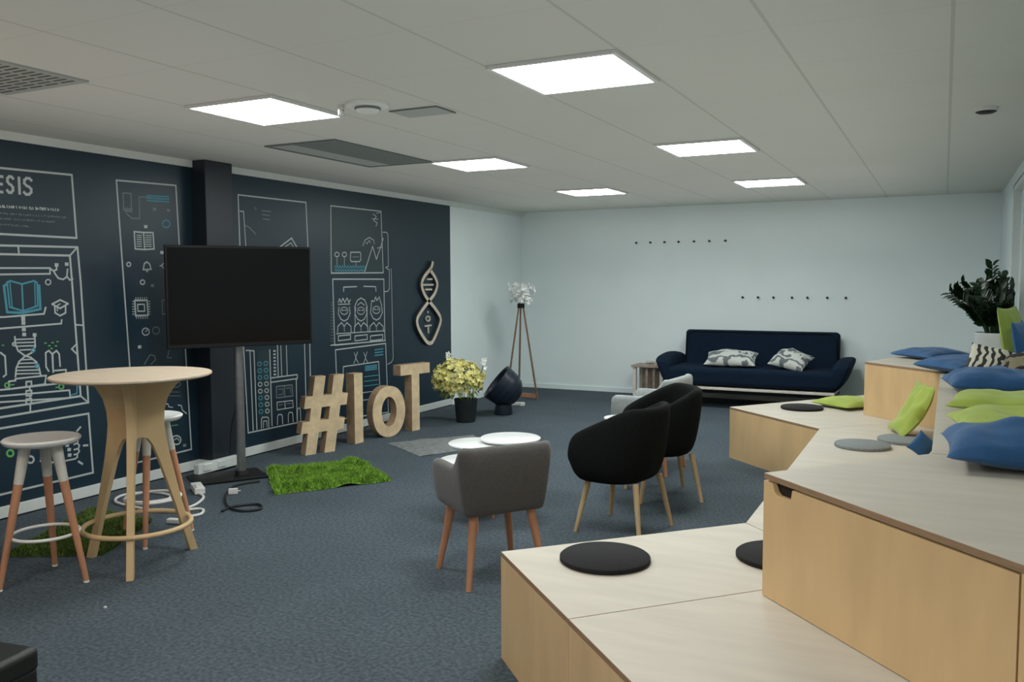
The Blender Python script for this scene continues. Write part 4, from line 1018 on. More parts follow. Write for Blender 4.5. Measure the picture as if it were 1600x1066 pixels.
# ------------------------------------------------------------------ cushions
def cushion(label,m,w,dp,th,loc,rot,seed=0,group=None,wr=.012,flat=.55,name='cushion',sag=0):
    N=26; mb=MB(); idx={}
    def P(i,j,side):
        u=-1+2*i/N; v=-1+2*j/N
        x=w/2*u*(1-.07*(1-v*v)); y=dp/2*v*(1-.07*(1-u*u))
        k=max(0,(1-u*u)*(1-v*v))**.42
        z=side*th/2*k*(flat if side<0 else 1)
        nzv=1.0*noise.noise(Vector((x*11+y*5+seed,y*4-x*3,side*3.)))*.8+noise.noise(Vector((x*6+seed*3.1,y*6,side*2+seed)))+.6*noise.noise(Vector((x*3+y*14+seed,y*3-x*5,side)))
        z+=side*nzv*wr*min(1,k*1.6)*(1 if side>0 else .3)
        z-=sag*(u*u)
        return (x,y,z)
    for side in(1,-1):
        vs=[P(i,j,side) for i in range(N+1) for j in range(N+1)]
        mb.add(vs,[(i*(N+1)+j,(i+1)*(N+1)+j,(i+1)*(N+1)+j+1,i*(N+1)+j+1) for i in range(N) for j in range(N)])
    o=link(name,mb,m,loc=loc,rot=rot,smooth=60)
    return tag(o,label,'cushion',group)
LB='blue cushions on the platforms'; LG='lime cushions on the platforms'
cushion('blue cushion farthest back, left of the white plant pot','blue',.46,.44,.115,(5.10,7.60,.862),(0,0,R(45)),1,LB)
cushion('blue cushion second from the back, beside the zebra print cushion','blue',.46,.44,.15,(5.30,6.50,.878),(0,0,R(42)),2,LB)
cushion('wrinkled blue cushion directly behind the lime cushions','blue',.46,.40,.18,(5.42,5.42,.884),(0,0,R(8)),3,LB,.024)
cushion('lime cushion lying flat in front of the wrinkled blue cushion','lime',.46,.42,.13,(5.44,4.66,.870),(0,0,R(-6)),4,LG,.014)
cushion('lime cushion lying flat right behind the largest blue cushion','lime',.46,.40,.14,(5.445,4.02,.869),(0,0,R(8)),5,LG,.018)
cushion('largest and nearest blue cushion at the right edge','blue',.50,.40,.19,(5.435,3.31,.890),(R(2),0,R(3)),6,LB,.024)
cushion('lime cushion leaning upright against the upper platform above a grey pad','lime',.39,.38,.14,(5.025,6.30,.578),(0,R(-60),R(16)),7,LG,.022,sag=-.04)
cushion('small blue cushion wedged against the upper platform beside a grey pad','blue',.13,.13,.06,(5.085,5.55,.486),(R(90),R(38),R(20)),8,LB,.006)
cushion('lime cushion lying on the low platform nearest the sofa','lime',.42,.40,.11,(4.49,7.47,.452),(0,0,R(52)),9,LG,.010)
cushion('zebra print cushion leaning in front of the white plant pot','zebra',.27,.22,.12,(5.445,6.06,.945),(R(52),R(14),R(-4)),10,'patterned cushions on the platforms')
cushion('brown patterned cushion squeezed between the zebra cushion and the side wall','brownprint',.19,.22,.11,(5.600,5.96,.930),(R(48),R(-20),R(-24)),11,'patterned cushions on the platforms')
cushion('lime cushion standing upright against the side wall behind the patterned cushions','lime',.44,.44,.12,(5.595,6.80,1.055),(R(80),0,R(72)),12,LG)
cushion('blue cushion standing upright at the right edge in front of the upright lime cushion','blue',.34,.36,.10,(5.625,6.36,1.015),(R(80),0,R(76)),13,LB)
# ------------------------------------------------------------------ potted plant on the platform
pt=thing('potted_plant','dark green leafy plant in a white pot on the upper platform','plant',(5.535,7.80,Z2+.001))
link('pot',MB().lathe([(0,0),(.115,0),(.12,.01),(.132,.185),(.136,.19),(.136,.205),(.128,.205),(.122,.18),(0,.18)],n=40),'pot_white',parent=pt)
link('soil',MB().lathe([(0,.183),(.122,.183)],n=24),'soil',parent=pt)
mb=MB(); pr_=random.Random(11)
def leaflet(mb,p,dirv,up,L,W,mi=0):
    dirv=dirv.normalized(); s=dirv.cross(up).normalized(); nrm=s.cross(dirv)
    vs=[p, p+dirv*L*.35+s*W*.5+nrm*.004, p+dirv*L*.7+s*W*.4+nrm*.004, p+dirv*L-nrm*.006, p+dirv*L*.7-s*W*.4+nrm*.004, p+dirv*L*.35-s*W*.5+nrm*.004, p+dirv*L*.5-nrm*.004]
    mb.add(vs,[(0,1,6),(1,2,6),(2,3,6),(3,4,6),(4,5,6),(5,0,6)],mi)
for k in range(64):
    az=pr_.uniform(0,2*PI); lean=pr_.uniform(.08,1.0); Ls=pr_.uniform(.31,.46) if k>5 else .50
    if k==0: az,lean,Ls=PI*1.02,1.0,.44
    if k==1: az,lean,Ls=PI*.55,.25,.60
    if k==2: az,lean,Ls=PI*1.75,.8,.5
    base=Vector((math.cos(az)*.05,math.sin(az)*.05,.18)); pts=[]
    for i in range(9):
        t=i/8; pts.append(base+Vector((math.cos(az),math.sin(az),0))*Ls*lean*.62*t**1.4+Vector((0,0,1))*Ls*(t-.22*lean*t*t)*.98)
    for p in pts:
        if p.x>.09: p.x=.09+(p.x-.09)*.05
    mb.path(pts,lambda t:.007*(1-.6*t),6)
    for i in range(2,9):
        for sgn in(-1,1):
            for hh in(0,.5):
                if i==8 and hh: continue
                p=pts[i].lerp(pts[min(i+1,8)],hh); tg=(pts[min(i+1,8)]-pts[i-1]).normalized(); side=tg.cross(Vector((math.cos(az+.5),math.sin(az+.5),.3))).normalized()*sgn
                dr_=(side*.85+tg*.65+Vector((pr_.uniform(-.2,.2),pr_.uniform(-.2,.2),pr_.uniform(-.1,.2))))
                if p.x+dr_.normalized().x*.08>.135: dr_.x=-abs(dr_.x)
                leaflet(mb,p,dr_,Vector((math.cos(az),math.sin(az),.8)),pr_.uniform(.065,.095),.038)
link('foliage',mb,'leaf',parent=pt,smooth=60)
# ------------------------------------------------------------------ square armchairs (grey)
def shell(path,height,z0,th,taper=.04,inner_floor=.10,round_=.5):
    """path: list of (x,y) with outward normals; height(t)->top z; returns MB"""
    P=[Vector(p) for p in path]; N=len(P); L=[]
    for i,p in enumerate(P):
        dd=(P[min(i+1,N-1)]-P[max(i-1,0)]).normalized(); n=Vector((dd.y,-dd.x))   # outward for ccw? set by caller
        t=i/(N-1); h=height(t); r=th*round_
        sec=[]
        def pt(off,z):
            k=(z-z0)/max(.01,(.72-z0)); sh=-taper*(1-min(1,max(0,k)))
            q=p+n*(off+sh); return (q.x,q.y,z)
        sec.append(pt(-th*.5,z0)); sec.append(pt(-.012,z0)); sec.append(pt(0,z0+.014)); sec.append(pt(.004,z0+(h-z0)*.35)); sec.append(pt(.006,z0+(h-z0)*.7)); sec.append(pt(0,h-r*.9))
        sec.append(pt(-th*.16,h-r*.25)); sec.append(pt(-th*.5,h)); sec.append(pt(-th*.84,h-r*.25)); sec.append(pt(-th,h-r*.9)); sec.append(pt(-th,z0+(h-z0)*.5)); sec.append(pt(-th,z0+inner_floor))
        L.append(sec)
    return MB().loops(L)
def arc_path(w,dp,rc,front,n=7):
    """U path from left-front around the back (at -y) to right-front"""
    x=w/2; yb=-dp/2; pts=[]
    for i in range(5): pts.append((-x,front-(front-(yb+rc))*i/5))
    for i in range(n+1):
        a=PI+ (PI/2)*i/n; pts.append((-x+rc+rc*math.cos(a),yb+rc+rc*math.sin(a)))
    for i in range(1,6): pts.append((-x+rc+(2*x-2*rc)*i/6,yb))
    for i in range(n+1):
        a=1.5*PI+(PI/2)*i/n; pts.append((x-rc+rc*math.cos(a),yb+rc+rc*math.sin(a)))
    for i in range(1,6): pts.append((x,yb+rc+(front-(yb+rc))*i/5))
    return pts
def sm(a,b,x):
    t=min(1,max(0,(x-a)/(b-a))); return t*t*(3-2*t)
def square_armchair(label,loc,rz,fab,leg,w=.56,dp=.50,zb=.345,zarm=.585,zback=.70):
    t=thing('armchair',label,'armchair',loc,rz)
    path=arc_path(w,dp,.075,dp/2)
    N=len(path)
    def hgt(u):
        i=u*(N-1); y=path[int(round(i))][1]
        return zarm+(zback-zarm)*(1-sm(-dp/2+.05,-dp/2+.17,y))
    link('shell',shell(path,hgt,zb,.065,.045,.06),fab,parent=t,smooth=60,sub=1)
    mb=MB().box((0,.03,zb+.07),(w-.125,dp-.08,.12)); link('seat_cushion',mb,fab,parent=t,smooth=40,bevel=.025,seg=4)
    link('seat_base',MB().box((0,.02,zb+.015),(w-.14,dp-.10,.03)),fab,parent=t,smooth=0,bevel=.008)
    for sx in(-1,1):
        for sy in(-1,1):
            link('leg',MB().tube((sx*.15,sy*.13,zb+.01),(sx*.205,sy*.19,0),.023,.014,14),leg,parent=t)
    return t
square_armchair('warm grey square armchair seen from behind, nearest the camera',(3.185,3.72,0),R(53),'grey_fabric','orange_wood',w=.515,dp=.46,zback=.685,zarm=.575)
square_armchair('pale grey square armchair partly hidden behind the black tub chairs',(3.19,6.36,0),R(86),'pale_fabric','orange_wood',zarm=.60,zback=.735)
# ------------------------------------------------------------------ black tub chairs
def tub_chair(label,loc,rz):
    t=thing('tub_chair',label,'armchair',loc,rz,'black tub chairs')
    w=.58;dp=.56; pts=[]
    n=40
    for i in range(n+1):
        a=R(-222)+R(264)*i/n  # around the back
        ca,sa=math.cos(a),math.sin(a); ex=.8
        pts.append((w/2*math.copysign(abs(ca)**ex,ca),dp/2*math.copysign(abs(sa)**ex,sa)))
    # pts go from left-front, around back (-y), to right-front
    N=len(pts)
    def hgt(u):
        k=abs(u-.5)*2      # 0 at back, 1 at front ends
        yy=pts[int(round(u*(N-1)))][1]; f_=(yy+dp/2)/dp
        z=.75-.225*min(1,max(0,(f_-.12)/.88))**1.05
        return z-.06*max(0,(k-.88)/.12)**2
    P=[Vector(p) for p in pts]; L=[]; zb=.30; th=.065
    for i,p in enumerate(P):
        dd=(P[min(i+1,N-1)]-P[max(i-1,0)]).normalized(); nrm=Vector((dd.y,-dd.x)); u=i/(N-1); h=hgt(u); sec=[]
        k=abs(u-.5)*2; z0=zb+.035*max(0,(k-.86)/.14)**2
        def pt(off,z,sh=0): q=p*(1-sh)+nrm*off; return (q.x,q.y,z)
        rake=lambda z:(z-.5)*.12*(1-k)   # back leans outward towards the top
        def q_(off,z,sh=0):
            a_=pt(off+rake(z),z,sh); return a_
        sec=[q_(-th,z0,.28),q_(-.01,z0,.20),q_(0,z0+.03,.10),q_(0,z0+.09,.035),q_(.004,z0+(h-z0)*.55),q_(0,h-.035),q_(-th*.15,h-.012),q_(-th*.5,h),q_(-th*.85,h-.012),q_(-th,h-.035),q_(-th,z0+(h-z0)*.5),q_(-th,z0+.06,.05)]
        L.append(sec)
    link('shell',MB().loops(L),'black_fabric',parent=t,smooth=60,sub=1,loc=(0,.055,0))
    prof=[(0,.315),(.16,.312),(.20,.33),(.225,.38),(.225,.42),(.20,.44),(0,.45)]
    link('seat_cushion',MB().lathe(prof,c=(0,.075,0),n=40),'black_fabric',parent=t)
    for sx in(-1,1):
        for sy in(-1,1):
            link('leg',MB().tube((sx*.155,sy*.15,.315),(sx*.215,sy*.205,0),.019,.012,12),'pale_leg',parent=t)
    return t
tb=tub_chair('black tub chair with pale legs nearest the wooden platforms',(3.525,4.75,0),R(82))
dup(tb,(3.50,5.61,0),R(122),'black tub chair standing behind another, in front of the pale armchair')
# ------------------------------------------------------------------ white coffee tables
def coffee(label,loc,rz,r,h):
    t=thing('coffee_table',label,'coffee table',loc,rz,'round white coffee tables')
    link('table_top',MB().lathe([(0,h-.02),(r-.015,h-.02),(r,h-.012),(r,h-.004),(r-.006,h),(0,h)],n=56),'white_gloss',parent=t)
    for k in range(3):
        a=2*PI*k/3+.3
        link('leg',MB().tube((math.cos(a)*r*.5,math.sin(a)*r*.5,h-.02),(math.cos(a)*r*.86,math.sin(a)*r*.86,0),.015,.010,12),'orange_wood',parent=t)
    return t
coffee('round white coffee table on the right, highest of the three',(2.70,4.90,0),R(10),.195,.455)
coffee('round white coffee table on the left, tucked beneath the highest one',(2.51,4.79,0),R(50),.18,.425)
coffee('low round white coffee table just beyond the grey armchair arm',(2.665,4.45,0),R(172),.20,.39)
coffee('small round white table between the pale armchair and a black tub chair',(3.075,5.95,0),R(30),.12,.46)
# ------------------------------------------------------------------ high table
ht=thing('high_table','round plywood bar table with three splayed legs and a foot ring','bar table',(1.441,3.07,0),R(0))
zt=.99
link('table_top',MB().lathe([(0,zt-.018),(.375,zt-.018),(.388,zt-.010),(.388,zt-.002),(.386,zt),(0,zt)],n=72),['table_wood'],parent=ht)
def wing(az):
    outer=[(.30,zt-.018),(.27,zt-.04),(.215,zt-.08),(.175,zt-.135),(.155,zt-.20),(.150,zt-.27),(.158,zt-.34),(.175,.55),(.235,.28),(.315,0)]
    inner=[(.272,0),(.195,.28),(.12,.52),(.085,.61),(.06,.645),(.03,.655),(.0,.65),(.0,zt-.018)]
    prof=outer+inner; n=len(prof); mb=MB(); th=.034
    u=Vector((math.cos(az),math.sin(az),0)); s=Vector((-math.sin(az),math.cos(az),0))
    f1=[u*r+s*th/2+Vector((0,0,z)) for r,z in prof]; f2=[u*r-s*th/2+Vector((0,0,z)) for r,z in prof]
    mb.add(f1+f2,[tuple(range(n)),tuple(range(2*n-1,n-1,-1))]+[(i,(i+1)%n,(i+1)%n+n,i+n) for i in range(n)]); return mb
a0=math.atan2(2.875-3.08,1.65-1.464)
for k in range(3): link('leg',wing(a0+k*2*PI/3),'table_leg',parent=ht,smooth=30,bevel=.002)
link('foot_ring',MB().path([(.262*math.cos(2*PI*k/48),.262*math.sin(2*PI*k/48),.20) for k in range(48)],.013,10,closed=True),'table_leg',parent=ht)
# ------------------------------------------------------------------ stools
def stool(label,loc,rz):
    t=thing('bar_stool',label,'stool',loc,rz,'white seated bar stools')
    link('seat',MB().lathe([(0,.672),(.12,.672),(.158,.680),(.172,.694),(.174,.703),(.166,.710),(.10,.702),(0,.698)],n=56),'white_plastic',parent=t)
    for k in range(3):
        a=2*PI*k/3; u=Vector((math.cos(a),math.sin(a),0))
        p0=u*.075+Vector((0,0,.68)); p1=u*.215; q=p0.lerp(p1,.27)
        lg=link('leg',MB().tube(q,p1+Vector((0,0,.008)),.021,.013,14),'orange_wood',parent=t)
        link('leg_socket',MB().tube(p0,q,.028,.0215,14),'socket',parent=lg)
        link('foot_cap',MB().tube(p1+Vector((0,0,.010)),p1,.0135,.0135,12),'white_plastic',parent=lg)
    link('foot_ring',MB().path([(.150*math.cos(2*PI*k/40),.150*math.sin(2*PI*k/40),.235) for k in range(40)],.008,8,closed=True),'white_plastic',parent=t)
    return t
st_=stool('white seated stool with orange wood legs at the left edge',(1.262,2.680,0),math.atan2(2.743-2.68,1.482-1.262))
dup(st_,(1.165,3.405,0),R(-53),'white seated stool standing behind the bar table')
# ------------------------------------------------------------------ television
def tv():
    c=Vector((.60,4.72)); u=Vector((.535,.845)).normalized(); rz=math.atan2(u.y,u.x)
    t=thing('television','large black flat screen television on a steel pole stand','television',(c.x,c.y,0),rz)
    W_=1.035; hz_=.73; zc=1.355
    link('bezel',MB().box((0,.0,zc),(W_,.045,hz_)),'black_plastic',parent=t,smooth=0,bevel=.006)
    link('screen',MB().box((0,-.0245,zc+.008),(W_-.03,.004,hz_-.05)),'screen',parent=t,smooth=0)
    link('mount_plate',MB().box((0,.045,zc),(.40,.045,.30)),'black_plastic',parent=t,smooth=0,bevel=.004)
    link('pole',MB().tube((.0,.125,.02),(.0,.125,1.5),.033,.033,24),'steel',parent=t)
    link('pole_arm',MB().box((-.01,.08,zc),(.12,.06,.10)),'black_plastic',parent=t,smooth=0)
    link('base_plate',MB().box((-.10,.14,.010),(.52,.34,.018)).tube((.0,.125,.018),(.0,.125,.05),.055,.045,24),'black_plastic',parent=t,smooth=30,bevel=.003)
tv()
# ------------------------------------------------------------------ big wooden characters
def extr(name,label,outlines,th,loc,rz,holes=()):
    """outlines in local (x,z) drawn facing -y; each its own extruded slab joined into one character"""
    mb=MB()
    for poly in outlines:
        n=len(poly); a=sum(poly[i][0]*poly[(i+1)%n][1]-poly[(i+1)%n][0]*poly[i][1] for i in range(n))
        if a<0: poly=poly[::-1]
        f=[(x,-th/2,z) for x,z in poly]; b_=[(x,th/2,z) for x,z in poly]
        mb.add(f+b_,[tuple(range(n)),tuple(range(2*n-1,n-1,-1))],0)
        mb.add(f+b_,[(i,(i+1)%n,(i+1)%n+n,i+n) for i in range(n)],1)
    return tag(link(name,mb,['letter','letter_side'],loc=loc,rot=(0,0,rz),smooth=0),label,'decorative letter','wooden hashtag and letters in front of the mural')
RZ=PI/2  # front faces +X
def bar(x0,z0,x1,z1,w,vert=True):
    if vert: return [(x0-w/2,z0),(x0+w/2,z0),(x1+w/2,z1),(x1-w/2,z1)]
    return [(x0,z0-w/2),(x1,z1-w/2),(x1,z1+w/2),(x0,z0+w/2)]
# hashtag as a single outline with slanted strokes
sl=.16
def hx(x,z): return (x+sl*(z-.33),z)
wv=.10; za,zb_=.185,.285; zc_,zd=.395,.495; xa,xb=-.085,.095
out=[hx(xa-wv/2,0),hx(xa+wv/2,0),hx(xa+wv/2,za),hx(xb-wv/2,za),hx(xb-wv/2,0),hx(xb+wv/2,0),hx(xb+wv/2,za),hx(.205,za),hx(.205,zb_),hx(xb+wv/2,zb_),hx(xb+wv/2,zc_),hx(.205,zc_),hx(.205,zd),hx(xb+wv/2,zd),hx(xb+wv/2,.66),hx(xb-wv/2,.66),hx(xb-wv/2,zd),hx(xa+wv/2,zd),hx(xa+wv/2,.66),hx(xa-wv/2,.66),hx(xa-wv/2,zd),hx(-.20,zd),hx(-.20,zc_),hx(xa-wv/2,zc_),hx(xa-wv/2,zb_),hx(-.20,zb_),hx(-.20,za),hx(xa-wv/2,za)]
hole=[hx(xa+wv/2,zb_),hx(xa+wv/2,zc_),hx(xb-wv/2,zc_),hx(xb-wv/2,zb_)]
def char_with_hole(name,label,outer,inner,th,loc,rz):
    import bmesh
    from mathutils.geometry import tessellate_polygon
    mb=MB(); no,ni=len(outer),len(inner)
    tri=tessellate_polygon([[Vector((x,z,0)) for x,z in outer],[Vector((x,z,0)) for x,z in inner]])
    allp=list(outer)+list(inner); n=no+ni
    vs=[(x,-th/2,z) for x,z in allp]+[(x,th/2,z) for x,z in allp]
    mb.add(vs,[tuple(t_) for t_ in tri]+[tuple(i+n for i in t_[::-1]) for t_ in tri],0)
    mb.add(vs,[(i,(i+1)%no,(i+1)%no+n,i+n) for i in range(no)]+[(no+i,no+(i+1)%ni,no+(i+1)%ni+n,no+i+n) for i in range(ni)],1)
    return tag(link(name,mb,['letter','letter_side'],loc=loc,rot=(0,0,rz),smooth=30),label,'decorative letter','wooden hashtag and letters in front of the mural')
char_with_hole('wooden_hashtag','large wooden hashtag symbol standing in front of the dark mural',out,hole,.085,(.44,5.80,0),RZ-R(22))
extr('wooden_letter','tall wooden capital letter I standing between the hashtag and the round letter',[[(-.055,0),(.055,0),(.055,.635),(-.055,.635)]],.10,(.43,6.27,0),RZ-R(6))
no=40
out=[(.185*math.copysign(abs(math.cos(a))**.85,math.cos(a)),.24+.24*math.sin(a)) for a in [2*PI*k/no for k in range(no)]]
inn=[(.085*math.cos(a),.24+.14*math.sin(a)) for a in [2*PI*k/no for k in range(no)]]
char_with_hole('wooden_letter','rounded wooden letter O standing between the two straight letters',out,inn,.10,(.50,6.66,0),RZ-R(20))
extr('wooden_letter','tall wooden capital letter T standing beside the yellow flowers',[[(-.052,0),(.052,0),(.052,.555),(.20,.555),(.20,.655),(-.20,.655),(-.20,.555),(-.052,.555)]],.10,(.53,7.06,0),RZ-R(12))
# ------------------------------------------------------------------ rugs
def rug(name,label,corners,m,blades,bl,seed,th=.012,fold=0,wid=.004):
    rr=random.Random(seed); cx=sum(p[0] for p in corners)/4; cy=sum(p[1] for p in corners)/4
    N=30; c=[Vector((p[0]-cx,p[1]-cy)) for p in corners]
    def S(u,v):
        p=c[0].lerp(c[1],u).lerp(c[3].lerp(c[2],u),v)
        w_=.03*noise.noise(Vector((u*3+seed,v*3,0))) ; p=p*(1+w_)
        z=th*(1-max(abs(2*u-1),abs(2*v-1))**10)+fold*max(0,noise.noise(Vector((u*4+seed,v*5,2))))
        return Vector((p.x,p.y,max(.002,z)))
    mb=MB(); vs=[S(i/N,j/N) for i in range(N+1) for j in range(N+1)]
    mb.add(vs,[(i*(N+1)+j,(i+1)*(N+1)+j,(i+1)*(N+1)+j+1,i*(N+1)+j+1) for i in range(N) for j in range(N)])
    # skirt
    o=link(name,mb,m,loc=(cx,cy,.001),smooth=60); tag(o,label,'rug')
    if blades:
        bb=MB()
        for k in range(blades):
            u=rr.random();v=rr.random(); p=S(u,v); a=rr.uniform(0,2*PI); ln=rr.uniform(.6,1.2)*bl
            t_=Vector((math.cos(a),math.sin(a),0)); n_=Vector((-t_.y,t_.x,0)); le=rr.uniform(.2,.9)
            tip=p+Vector((0,0,ln))+n_*ln*le
            bb.add([p-t_*wid,p+t_*wid,tip],[(0,1,2)])
        q=link('pile',bb,m,parent=o,smooth=0); q['kind']='stuff'
    return o
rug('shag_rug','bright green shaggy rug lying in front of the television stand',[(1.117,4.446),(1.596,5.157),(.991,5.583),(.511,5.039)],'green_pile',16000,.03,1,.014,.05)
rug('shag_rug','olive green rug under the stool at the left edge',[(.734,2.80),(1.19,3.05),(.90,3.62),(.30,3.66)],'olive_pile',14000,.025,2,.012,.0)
rug('woven_rug','grey rug lying in front of the wooden letters',[(1.301,5.984),(1.62,6.62),(1.215,7.066),(.715,6.363)],'grey_pile',0,.012,3,.012,.015)
# ------------------------------------------------------------------ flowers in dark pot
fl=thing('flower_pot','bunch of yellow flowers in a dark pot beside the wooden letter T','flowers',(.76,7.72,0))
link('pot',MB().lathe([(0,0),(.095,0),(.10,.006),(.122,.235),(.126,.24),(.112,.24),(.108,.20),(0,.20)],n=36),'dark_pot',parent=fl)
mb=MB(); fr_=random.Random(5)
def flower(mb,c,nrm,r,mi=0):
    nrm=nrm.normalized(); a=nrm.orthogonal().normalized(); b_=nrm.cross(a); k0=fr_.uniform(0,PI)
    for k in range(5):
        t0=k0+2*PI*k/5
        dv=lambda t,rr,hh: c+(a*math.cos(t)+b_*math.sin(t))*rr+nrm*hh
        mb.add([c,dv(t0-.55,r*.7,r*.25),dv(t0,r,r*.38),dv(t0+.55,r*.7,r*.25)],[(0,1,2,3)],mi)
for k in range(420):
    z=fr_.uniform(-.55,1); a=fr_.uniform(0,2*PI); q=math.sqrt(max(0,1-z*z)); n_=Vector((q*math.cos(a),q*math.sin(a),z))
    rad=fr_.uniform(.80,1.05)*(1+.14*noise.noise(n_*2.2))
    c=Vector((-.08,-.03,.44))+Vector((n_.x*.26,n_.y*.26,n_.z*.20))*rad
    flower(mb,c,n_+Vector((fr_.uniform(-.5,.5),fr_.uniform(-.5,.5),fr_.uniform(-.2,.5))),fr_.uniform(.026,.042))
q=link('blossoms',mb,'petal',parent=fl,smooth=0); q['kind']='stuff'
mb=MB()
for k in range(90):
    a=fr_.uniform(0,2*PI); z=fr_.uniform(-.75,.6); q2=math.sqrt(1-z*z); n_=Vector((q2*math.cos(a),q2*math.sin(a),z))
    c=Vector((-.07,-.03,.43))+Vector((n_.x*.20,n_.y*.20,n_.z*.17)); leaflet(mb,c,n_+Vector((0,0,-.3)),Vector((0,0,1)),.08,.04)
for k in range(8):
    a=2*PI*k/8; mb.path([(0.04*math.cos(a),.04*math.sin(a),.2),(.10*math.cos(a),.10*math.sin(a),.36)],.004,5)
link('leaves',mb,'leaf2',parent=fl,smooth=60)
mb=MB(); 
for (dx,dy,z) in((-.17,-.06,.66),(-.175,-.055,.70),(-.16,-.07,.63),(.10,.20,.60),(.11,.21,.55),(.10,.22,.63)):
    flower(mb,Vector((dx,dy,z)),Vector((.5,-.8,.3)),.034); flower(mb,Vector((dx,dy,z)),Vector((.9,-.3,.1)),.03)
link('white_blossoms',mb,'petal_w',parent=fl,smooth=0)
mb=MB(); mb.path([(-.05,-.02,.22),(-.12,-.04,.5),(-.17,-.06,.70)],.004,6); mb.path([(.03,.06,.22),(.08,.16,.45),(.11,.21,.62)],.004,6)
link('stem',mb,'leaf',parent=fl)
# ------------------------------------------------------------------ navy bowl on round base
sc=thing('bowl_lamp','dark navy bowl shaped floor lamp tilted on a round base','floor lamp',(.885,8.33,0))
link('base',MB().lathe([(0,0),(.100,0),(.102,.008),(.088,.125),(.080,.13),(0,.13)],n=36),'navy_gloss',parent=sc)
prof=[]
for k in range(13):
    a=-PI/2+ (PI/2)*k/12; prof.append((.205*math.cos(a),.215*math.sin(a)))
prof+= [(.215,.10),(.21,.105),(.19,.09)]
for k in range(8):
    a=-(PI/2)*k/7; prof.append((.185*math.cos(a)+.0001,.19*math.sin(a)))
ax=Vector((-.64,-.40,.62)).normalized()
mt=Vector((0,0,1)).rotation_difference(ax).to_matrix().to_4x4()
link('bowl',MB().lathe(prof,c=(0,0,.30),n=44,mtx=mt),'navy_gloss',parent=sc)
mb=MB()
for hh in(.02,-.05,-.11):
    rr=.2055*math.sqrt(max(.01,1-(hh/.215)**2)) if hh<0 else .207
    mb.path([Vector((0,0,.30))+mt.to_3x3()@Vector((rr*math.cos(2*PI*k/40),rr*math.sin(2*PI*k/40),hh)) for k in range(40)],.003,6,closed=True)
link('rib_rings',mb,'black_plastic',parent=sc)
# ------------------------------------------------------------------ tripod floor lamp
lp=thing('tripod_lamp','wooden tripod floor lamp with a shade of white paper flakes','floor lamp',(.57,9.42,0))
for x,y in((.174,.10),(-.11,.16),(-.13,-.16)):
    link('leg',MB().tube((x*.12,y*.12,1.17),(x,y,0),.010,.014,10),'lamp_leg',parent=lp)
link('cross_bar',MB().box((.03,.13,.045),(.29,.02,.05),R(-12)),'orange_wood',parent=lp,smooth=0)
link('collar',MB().lathe([(0,1.13),(.045,1.13),(.045,1.18),(.02,1.20),(0,1.20)],n=20),'black_plastic',parent=lp)
mb=MB()
for k in range(150):
    z=fr_.uniform(1.20,1.42); a=fr_.uniform(0,2*PI); r_=fr_.uniform(.08,.175)*(.75+.35*(z-1.2)/.2)
    flower(mb,Vector((r_*math.cos(a),r_*math.sin(a),z)),Vector((math.cos(a),math.sin(a),fr_.uniform(-.4,.6))),fr_.uniform(.02,.036))
mb.lathe([(.07,1.2),(.06,1.3),(.05,1.36)],n=16)
link('shade',mb,'flake',parent=lp,smooth=0)
tag(link('power_strip',MB().box((0,0,.02),(.22,.05,.035),R(20)).box((.13,.04,.02),(.06,.05,.04),R(40)),'cable_w',loc=(.66,8.95,.001),smooth=0,bevel=.004),'white plug block on the carpet at the foot of the tripod lamp','power strip')
# ------------------------------------------------------------------ sofa
sf=thing('sofa','navy blue three seat sofa with flared arms against the back wall','sofa',(3.235,10.12,0))
W2=.93
def rbox(name,c,dm,m='navy_fabric',bev=.05,rot=None,parent=sf):
    return link(name,MB().box(c,dm,mtx=rot),m,parent=parent,smooth=40,bevel=bev,seg=5)
rbox('seat',(0,-.06,.36),(1.86,.72,.20))
rbox('backrest',(0,.33,.61),(1.78,.17,.49),rot=Matrix.Rotation(R(-7),4,'X'),bev=.045)
for s in(-1,1):
    L=[]
    for i in range(9):
        y=-.44+i*.86/8; k=i/8
        top=.575+.035*math.sin(k*PI)-.015*(1-k)
        fl_=.03 if i in(0,8) else 0
        sec=[(.84,.24+fl_),(.93,.235+fl_),(.99,.32),(1.04,.46),(1.07,top-.04),(1.065,top-.01-fl_),(1.03,top-fl_),(.93,top-.01-fl_),(.89,top-.05),(.87,.42),(.84,.36)]
        L.append([(s*x_,y+(0 if 0<i<8 else 0),z_) for x_,z_ in sec])
    link('arm',MB().loops(L),'navy_fabric',parent=sf,smooth=50,sub=1)
link('base_rail',MB().box((0,-.05,.232),(1.84,.76,.028)),'rail',parent=sf,smooth=0,bevel=.004)
link('under_frame',MB().box((0,.0,.19),(1.80,.60,.055)),'black_plastic',parent=sf,smooth=0)
for sx in(-1,1):
    for sy in(-1,1):
        link('leg',MB().tube((sx*.84,sy*.28,.22),(sx*.88,sy*.34-.01,0),.024,.015,12),'crate',parent=sf)
link('welt',MB().path([(-.87,.225,.50),(-.86,.262,.79),(-.80,.268,.835),(.80,.268,.835),(.86,.262,.79),(.87,.225,.50)],.006,6),'black_fabric',parent=sf)
cushion('grey patterned cushion at the left of the navy sofa seat','leafprint',.58,.34,.19,(2.99,10.01,.548),(R(20),0,R(4)),21,'patterned cushions on the navy sofa',.012)
cushion('crumpled grey patterned cushion at the right of the navy sofa seat','leafprint',.40,.34,.20,(3.66,9.98,.555),(R(24),R(10),R(-14)),22,'patterned cushions on the navy sofa',.025)
